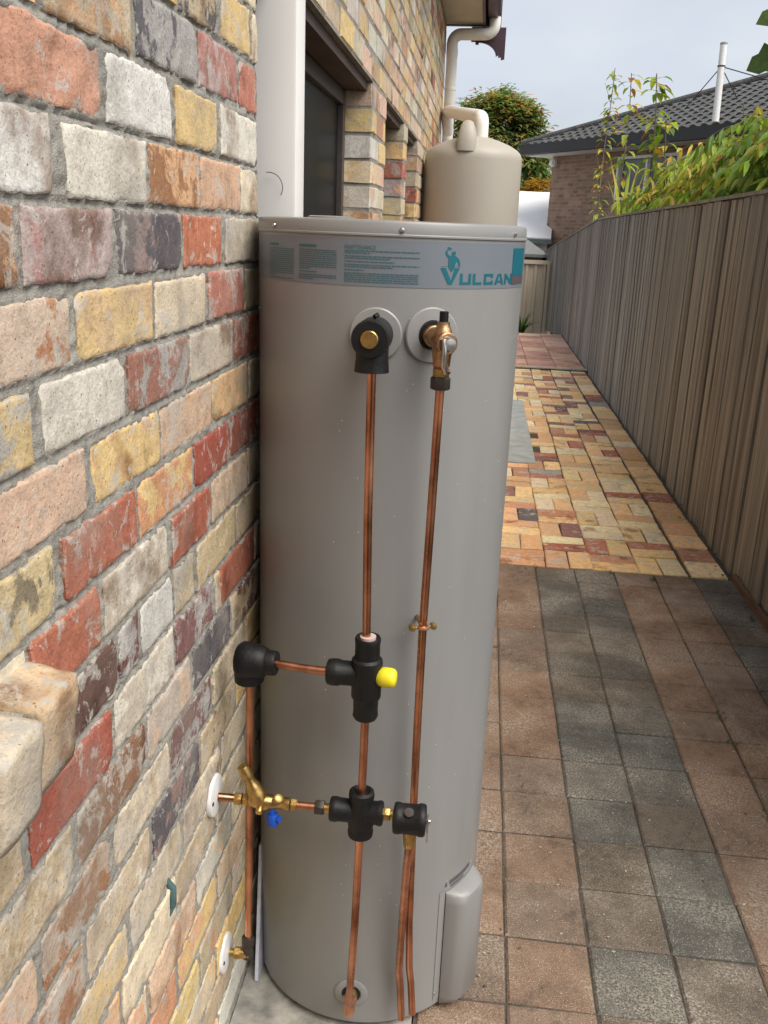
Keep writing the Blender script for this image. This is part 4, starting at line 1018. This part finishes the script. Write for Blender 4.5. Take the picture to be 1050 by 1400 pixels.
MB().box((-1.6, 22.6, -1), (1.75, 24.0, 1.22)).build('wall', pm('shed_wall', (.30, .27, .22), .7), sh)
MB().prism([(.2, 22.4, 1.16), (1.86, 22.4, 1.24), (1.2, 22.4, 1.66), (.8, 22.4, 1.70)], (0, 1.8, 0)).build('roof', pm('shed_roof', (.42, .43, .41), .5), sh)
MB().box((.2, 22.3, 1.17), (1.9, 22.39, 1.235)).build('gutter', pm('shed_gutter', (.16, .16, .15), .5), sh)
wb = empty('white_outbuilding', (1, 28, -1), 'plain bright white building seen past the rainwater tank', 'building')
MB().box((-3, 24.6, -1), (1.95, 28, 1.60)).build('wall', pm('white_render', (.86, .86, .86), .6, 0, .02, 3), wb)
MB().prism([(-3, 24.3, 1.60), (2.02, 24.3, 1.60), (2.16, 27.0, 2.80), (-3, 27.0, 2.80)], (0, .02, -.06)).build('roof', pm('white_roof_sheet', (.93, .93, .93), .35, 0, .01, 3), wb)
MB().box((-3.1, 24.2, 1.46), (2.03, 24.29, 1.57)).build('gutter', pm('green_gutter', (.10, .12, .12), .5), wb)

# ================================================================== PLANTS
def leaf(m, p, d, L, W, col, side=None, droop=.25, fold=.15):
    """a blade of six triangles: folded on the midrib, drooping to its tip"""
    d = Vector(d).normalized(); s = Vector(side) if side is not None else d.cross(Vector((0,0,1)))
    if s.length < 1e-4: s = Vector((1,0,0))
    s = (s - d*s.dot(d)).normalized(); n = s.cross(d).normalized(); g_ = Vector((0,0,-1))
    p = Vector(p); a = p + d*L*.35 + g_*droop*L*.08; b_ = p + d*L*.70 + g_*droop*L*.32; t_ = p + d*L*.97 + g_*droop*L*.62
    m.add([p, a+s*W*.5+n*fold*W, a, a-s*W*.5+n*fold*W, b_+s*W*.36+n*fold*W, b_, b_-s*W*.36+n*fold*W, t_],
          [(0,1,2), (0,2,3), (1,4,5,2), (2,5,6,3), (4,7,5), (5,7,6)], col)
M_STEM = pm('stem_bark', (.16, .13, .08), .8, 0, .3, 30)
M_BARK = pm('bark', (.10, .075, .055), .9, 0, .35, 8, .6, 30)
GR = [(.22,.32,.045), (.30,.40,.06), (.38,.45,.08), (.16,.25,.045)]
YL = [(.54,.50,.09), (.62,.53,.10), (.58,.43,.09)]
RU = [(.36,.16,.05), (.28,.11,.04)]
def colmix(r_, y_=.25, ru=.05):
    t = r_.random(); c = r_.choice(RU if t < ru else YL if t < ru+y_ else GR); f = r_.uniform(.8, 1.2); return tuple(x*f for x in c)
def compound_shrub(name, base, hgt, wx_, nst, label, seed, yl=.25, ru=.05, group=None, leafy=16):
    r_ = random.Random(seed); o = empty(name, base, label, 'shrub', group); B = Vector(base)
    st = MB(); lf = MB()
    for k in range(nst):
        a = r_.uniform(0, 6.28); tip = B + Vector((math.cos(a)*wx_[0]*r_.uniform(.1,1), math.sin(a)*wx_[1]*r_.uniform(.1,1), hgt*r_.uniform(.74, 1.08)))
        mid = (B+tip)/2 + Vector((0,0,hgt*.12)); path_ = [B+Vector((r_.uniform(-.05,.05), r_.uniform(-.1,.1), 0)), mid, tip]
        st.tube(path_, [.011, .008, .004], 6)
        for q in range(leafy):
            t = r_.uniform(.62, 1); p = path_[1].lerp(tip, (t-.5)*2) if t > .5 else path_[0].lerp(mid, t*2)
            b2 = r_.uniform(0, 6.28); dr_ = Vector((math.cos(b2), math.sin(b2), r_.uniform(-.1, .5))).normalized(); LL = r_.uniform(.22, .44)
            pts_ = [p + dr_*LL*u + Vector((0,0,-.55*LL*u*u)) for u in (0, .25, .5, .75, 1)]
            if min(q_.x for q_ in pts_) < 2.0 and min(q_.z for q_ in pts_) < 1.98: continue
            st.tube(pts_, .0022, 4)
            cb_ = colmix(r_, yl, ru); sd = dr_.cross(Vector((0,0,1))).normalized()
            for i in range(1, 5):
                for sg in (-1, 1):
                    c = tuple(x*r_.uniform(.8,1.2) for x in cb_)
                    d = (sd*sg + dr_*.35 + Vector((0,0,-r_.uniform(.1,1.4)))).normalized()
                    leaf(lf, pts_[i], d, r_.uniform(.085,.165), r_.uniform(.028,.052), c, side=dr_, droop=.5)
            leaf(lf, pts_[-1], (pts_[-1]-pts_[-2]), .13, .04, cb_, droop=.5)
    st.build('stems', M_STEM, o); lf.build('foliage', M_LEAF, o); return o
for i, (x, y_, h, n, yl, ru, lb) in enumerate([
    (2.45, 6.0, 2.25, 10, .12, .03, 'lush green shrub over the fence at the right edge'),
    (2.45, 7.3, 2.45, 11, .18, .05, 'tall green shrub second from the right edge over the fence'),
    (2.45, 8.6, 2.35, 11, .30, .05, 'drooping yellow-green shrub in the middle of the hedge over the fence'),
    (2.45, 9.9, 2.35, 10, .45, .06, 'yellowing shrub with hanging leaves below the white mast'),
    (2.42, 11.0, 1.98, 9, .25, .03, 'bright green shrub at the left end of the hedge over the fence')]):
    compound_shrub('leafy_shrub', (x, y_, 0), h*(1.0+.014*i), (.40, .85), n+10, lb, 30+i, yl, ru, 'drooping shrubs behind the fence', 34)
def stem_plant(name, base, top, nleaf, label, seed, L=.10, W=.05, frm=.3, cols=(.35,.1), lean=.06, group=None, tw=0):
    r_ = random.Random(seed); B = Vector(base); Tp = Vector(top); o = empty(name, base, label, 'sapling', group)
    st = MB(); lf = MB(); pts_ = []
    for i in range(9):
        t = i/8; pts_.append(B.lerp(Tp, t) + Vector((math.sin(t*7+seed)*lean*t, math.cos(t*5+seed)*lean*t, 0)))
    st.tube(pts_, [.011*(1-i/10)+.003 for i in range(9)], 6)
    for k in range(nleaf):
        t = frm+(1-frm)*r_.random()**.9; f = t*8; i = min(7, int(f)); p = pts_[i].lerp(pts_[i+1], f-i)
        a = r_.uniform(0, 6.28); d = Vector((math.cos(a), math.sin(a), r_.uniform(-.6,.5)))
        st.tube([p, p+d.normalized()*.05], .0025, 4)
        leaf(lf, p+d.normalized()*.05, d, L*r_.uniform(.6,1.2), W*r_.uniform(.7,1.2), colmix(r_, *cols), droop=.8)
    for k in range(tw):
        t = r_.uniform(.5, .95); f = t*8; i = int(f); p = pts_[i]; a = r_.uniform(0, 6.28)
        st.tube([p, p+Vector((math.cos(a)*.12, math.sin(a)*.12, .3))], [.005,.002], 5)
    st.build('stem', M_STEM, o); lf.build('foliage', M_LEAF, o); return o
stem_plant('bare_sapling', (2.13, 15.0, 0), (2.15, 15.6, 4.15), 95, 'tallest thin sapling, almost bare, left of the other stems', 1, .13, .06, .38, (.3,.2), .05, 'thin stems above the fence', 5)
stem_plant('bare_sapling', (2.15, 13.0, 0), (2.13, 13.25, 3.72), 44, 'thin sapling with a few curled leaves near its top, the middle stem', 2, .17, .08, .6, (.3,.2), .05, 'thin stems above the fence')
stem_plant('leafy_sapling', (2.12, 10.6, 0), (2.11, 10.75, 3.33), 64, 'sapling with fresh green leaves, rightmost of the thin stems', 3, .14, .07, .62, (.12,.05), .05, 'thin stems above the fence')
stem_plant('leafy_sapling', (2.2, 10.9, 0), (2.3, 10.5, 2.85), 40, 'short bushy sapling between the thin stems and the hedge', 4, .16, .08, .6, (.1,.02), .12, 'thin stems above the fence')
# strappy clump
def strap_plant(name, base, n, L, W, label, seed, cols=GR, spread=.5, cat='plant', group=None):
    r_ = random.Random(seed); o = empty(name, base, label, cat, group); lf = MB()
    for k in range(n):
        a = r_.uniform(0, 6.28); le_ = L*r_.uniform(.6, 1.1); c = tuple(x*r_.uniform(.7,1.3) for x in r_.choice(cols)); u = Vector((math.cos(a), math.sin(a), 0)); s = Vector((-u.y, u.x, 0)); sp = spread*r_.uniform(.3, 1)
        pr2 = []
        for i in range(6):
            t = i/5; p = Vector(base) + u*(sp*le_*t*t+.02) + Vector((0,0, le_*(t-.35*sp*t*t*t*1.6))); w_ = W*(1-t)**.5*(.5+.5*min(1,t*4)); pr2.append((p+s*w_/2, p-s*w_/2))
        vs = [q for pp in pr2 for q in pp]; lf.add(vs, [(2*i, 2*i+1, 2*i+3, 2*i+2) for i in range(5)], c)
    lf.build('blades', M_LEAF, o); return o
strap_plant('strap_plant', (2.12, 12.4, 1.3), 26, 1.35, .05, 'upright clump of yellow-green strap leaves below the neighbour window', 8, GR+YL, .35)
strap_plant('fern', (1.16, 17.0, -.14), 40, .62, .045, 'low green fern at the end of the tiled path', 9, [(.10,.17,.03), (.07,.13,.03)], .9)
for i, (x, y_, h) in enumerate([(2.15, 17.4, 1.72), (2.2, 19.3, 1.66)]):
    compound_shrub('low_shrub', (x, y_, 0), h, (.4, .6), 9, ('low green shrub where the fence starts to drop', 'farther low shrub above the falling fence')[i], 60+i, .2, .05, 'low shrubs by the neighbour wall', 14)
# broad-leaved tree whose twigs reach in at the top right
tr = empty('maple_tree', (3.05, 5.9, 0), 'lobed green leaves of a tree reaching in at the upper right', 'tree')
b = MB(); b.tube([(3.05, 5.9, 0), (3.0, 5.9, 1.8), (2.85, 5.9, 3.2)], [.06,.05,.03], 10); b.tube([(2.95, 5.9, 2.5), (2.55, 6.2, 2.85), (2.12, 6.35, 2.82)], [.02,.012,.005], 8); b.tube([(2.93, 5.9, 2.7), (2.5, 6.3, 3.2), (2.2, 6.4, 3.15)], [.02,.012,.005], 8); b.build('trunk', M_BARK, tr, smooth=True)
lf = MB(); rl = random.Random(4)
def lobed(m, p, d, nrm, S, col):
    d = Vector(d).normalized(); n = Vector(nrm).normalized(); s = d.cross(n).normalized(); p = Vector(p)
    prof_ = [(0,0), (.18,.16), (.10,.42), (.34,.40), (.42,.52), (.62,.30), (.78,.30), (1.0,0)]
    L1 = [p + d*S*a + s*S*b_ + n*S*.12*b_ for a, b_ in prof_]; R1 = [p + d*S*a - s*S*b_ + n*S*.12*b_ for a, b_ in prof_[1:-1]]
    c = p + d*S*.38; k = len(L1); vs = L1 + R1 + [c]; ci = len(vs)-1
    f = [(i, i+1, ci) for i in range(k-1)] + [(0, ci, k)] + [(k+i, ci, k+i+1) for i in range(len(R1)-1)] + [(k+len(R1)-1, ci, k-1)]
    m.add(vs, f, col)
lobed(lf, (2.17, 6.36, 2.79), (-.85, .2, -.42), (.1, -.75, .6), .24, (.07,.12,.03)); lobed(lf, (2.22, 6.4, 3.05), (-.7, .1, -.3), (.2, -.6, .7), .26, (.08,.13,.03))
for k in range(160):
    c = Vector((2.85+rl.gauss(0,.28), 6.0+rl.gauss(0,.35), 3.2+rl.gauss(0,.38)))
    if c.x < 2.42: continue
    a = rl.uniform(0, 6.28); lobed(lf, c, (math.cos(a), math.sin(a), -.4), (rl.uniform(-.5,.5), rl.uniform(-.5,.5), 1), rl.uniform(.14,.26), tuple(x*rl.uniform(.7,1.3) for x in (.08,.14,.03)))
lf.build('crown', M_LEAF, tr)
# dense round tree and smaller trees in the distance
def crown_tree(name, base, ctr, rad, n, S, cols, label, seed, tip=None):
    r_ = random.Random(seed); o = empty(name, base, label, 'tree'); B = Vector(base); C_ = Vector(ctr); m = MB()
    b = MB(); b.tube([B, B.lerp(C_, .6), C_], [.22, .15, .05], 8)
    for k in range(7):
        a = k*.9; b.tube([B.lerp(C_, .55), C_+Vector((math.cos(a)*rad[0]*.6, math.sin(a)*rad[1]*.6, rad[2]*r_.uniform(-.3,.5)))], [.08,.02], 6)
    b.build('trunk', M_BARK, o)
    cl = []
    for k in range(240):
        v = Vector((r_.gauss(0,1), r_.gauss(0,1), r_.gauss(0,1))).normalized()
        q = Vector((v.x*rad[0], v.y*rad[1], v.z*rad[2]))*r_.uniform(.74, .97); cl.append((C_+q, v, r_.uniform(.7, 1.25)))
    for k in range(n):
        c, v, br_ = r_.choice(cl); w_ = rad[0]*.12
        p = c + Vector((r_.gauss(0,w_), r_.gauss(0,w_), r_.gauss(0,w_*.8)))
        a = r_.uniform(0, 6.28); d = (Vector((math.cos(a), math.sin(a), r_.uniform(-.8,.3))) + v*.6).normalized()
        col = r_.choice(cols)
        if tip and v.z > -.2 and ((p-C_).length > rad[0]*.93) and r_.random() < .30: col = r_.choice(tip)
        leaf(m, p, d, S*r_.uniform(.7,1.3), S*.38, tuple(x*br_*r_.uniform(.8,1.2) for x in col), droop=.4)
    m.build('crown', M_LEAF, o); return o
crown_tree('round_tree', (.65, 40, -1), (.62, 40, 4.55), (2.0, 2.0, 2.5), 26000, .30, [(.14,.22,.07), (.19,.27,.09), (.25,.32,.12)], 'dense round tree with orange-tipped leaves behind the rainwater tank', 70, [(.50,.30,.10), (.40,.30,.10), (.52,.26,.09)])
crown_tree('orange_tree', (2.2, 33, -1), (2.15, 33, 2.85), (.75, .7, .6), 1500, .20, [(.50,.20,.03), (.45,.26,.04), (.30,.18,.04)], 'small autumn tree with orange leaves above the white building', 71)
crown_tree('dark_tree', (8.8, 70, -1), (8.9, 70, 7.4), (2.2, 2, 1.9), 2500, .5, [(.05,.075,.035), (.07,.09,.045)], 'small dark treetop above the neighbour roof line', 72)
# fallen bits on the paving, weeds in the joints
db = MB(); rd_ = random.Random(17)
for k in range(420):
    x, y_ = rd_.uniform(.45, 1.8), rd_.uniform(1.5, 6.5) if k % 3 else rd_.uniform(1.5, 2.6)
    s = rd_.uniform(.0012, .0035); c = rd_.choice([(.62,.56,.46), (.55,.48,.38), (.20,.14,.09), (.66,.64,.60)])
    a = rd_.uniform(0, 3.14); u = Vector((math.cos(a), math.sin(a), 0))*s*rd_.uniform(1, 2.2); v_ = Vector((-math.sin(a), math.cos(a), 0))*s; p = Vector((x, y_, .0035))
    db.add([p+u, p+v_, p-u, p-v_, p+Vector((0,0,s*.8))], [(0,1,4),(1,2,4),(2,3,4),(3,0,4),(3,2,1,0)], c)
for k in range(70):
    x, y_ = 1.82-abs(rd_.gauss(0,.03)), rd_.uniform(3, 12)
    a = rd_.uniform(0, 6.28); leaf(db, (x, y_, .012), (math.cos(a), math.sin(a), .1), rd_.uniform(.02,.05), .018, rd_.choice([(.16,.10,.05), (.22,.15,.07), (.10,.07,.04)]), droop=.1)
tag(db.build('litter', M_LEAF), 'tiny grit and dry leaf bits scattered over the paving', 'litter', kind='stuff')
wd = MB()
for (x, y_) in ((1.412, 2.93), (1.413, 3.13), (1.412, 4.52), (1.40, 4.5), (1.612, 4.56), (.806, 4.57), (1.209, 4.57), (1.62, 5.55), (1.415, 2.5)):
    for k in range(12):
        a = rd_.uniform(0, 6.28); leaf(wd, (x+rd_.gauss(0,.008), y_+rd_.gauss(0,.02), .0), (math.cos(a), math.sin(a), 1.0), rd_.uniform(.010,.022), .006, (.08,.14,.03), droop=.3)
tag(wd.build('joint_weeds', M_LEAF), 'tiny green weeds in the paver joints', 'weeds', kind='stuff')

# unseen gate added behind the viewer to darken the heater and lower wall
blocker = empty('light_blocker', (.9, -.62, 0), 'unseen dark timber gate closing the lane behind the viewer', 'blocker')
for i in range(17):
    x = .03+.107*i; MB().box((x, -.63, .05), (x+.1, -.61, 2.15)).build('board', M_WOOD, blocker)
for z in (.3, 1.65): MB().box((.03, -.668, z), (1.83, -.632, z+.09)).build('rail', M_WOOD, blocker)
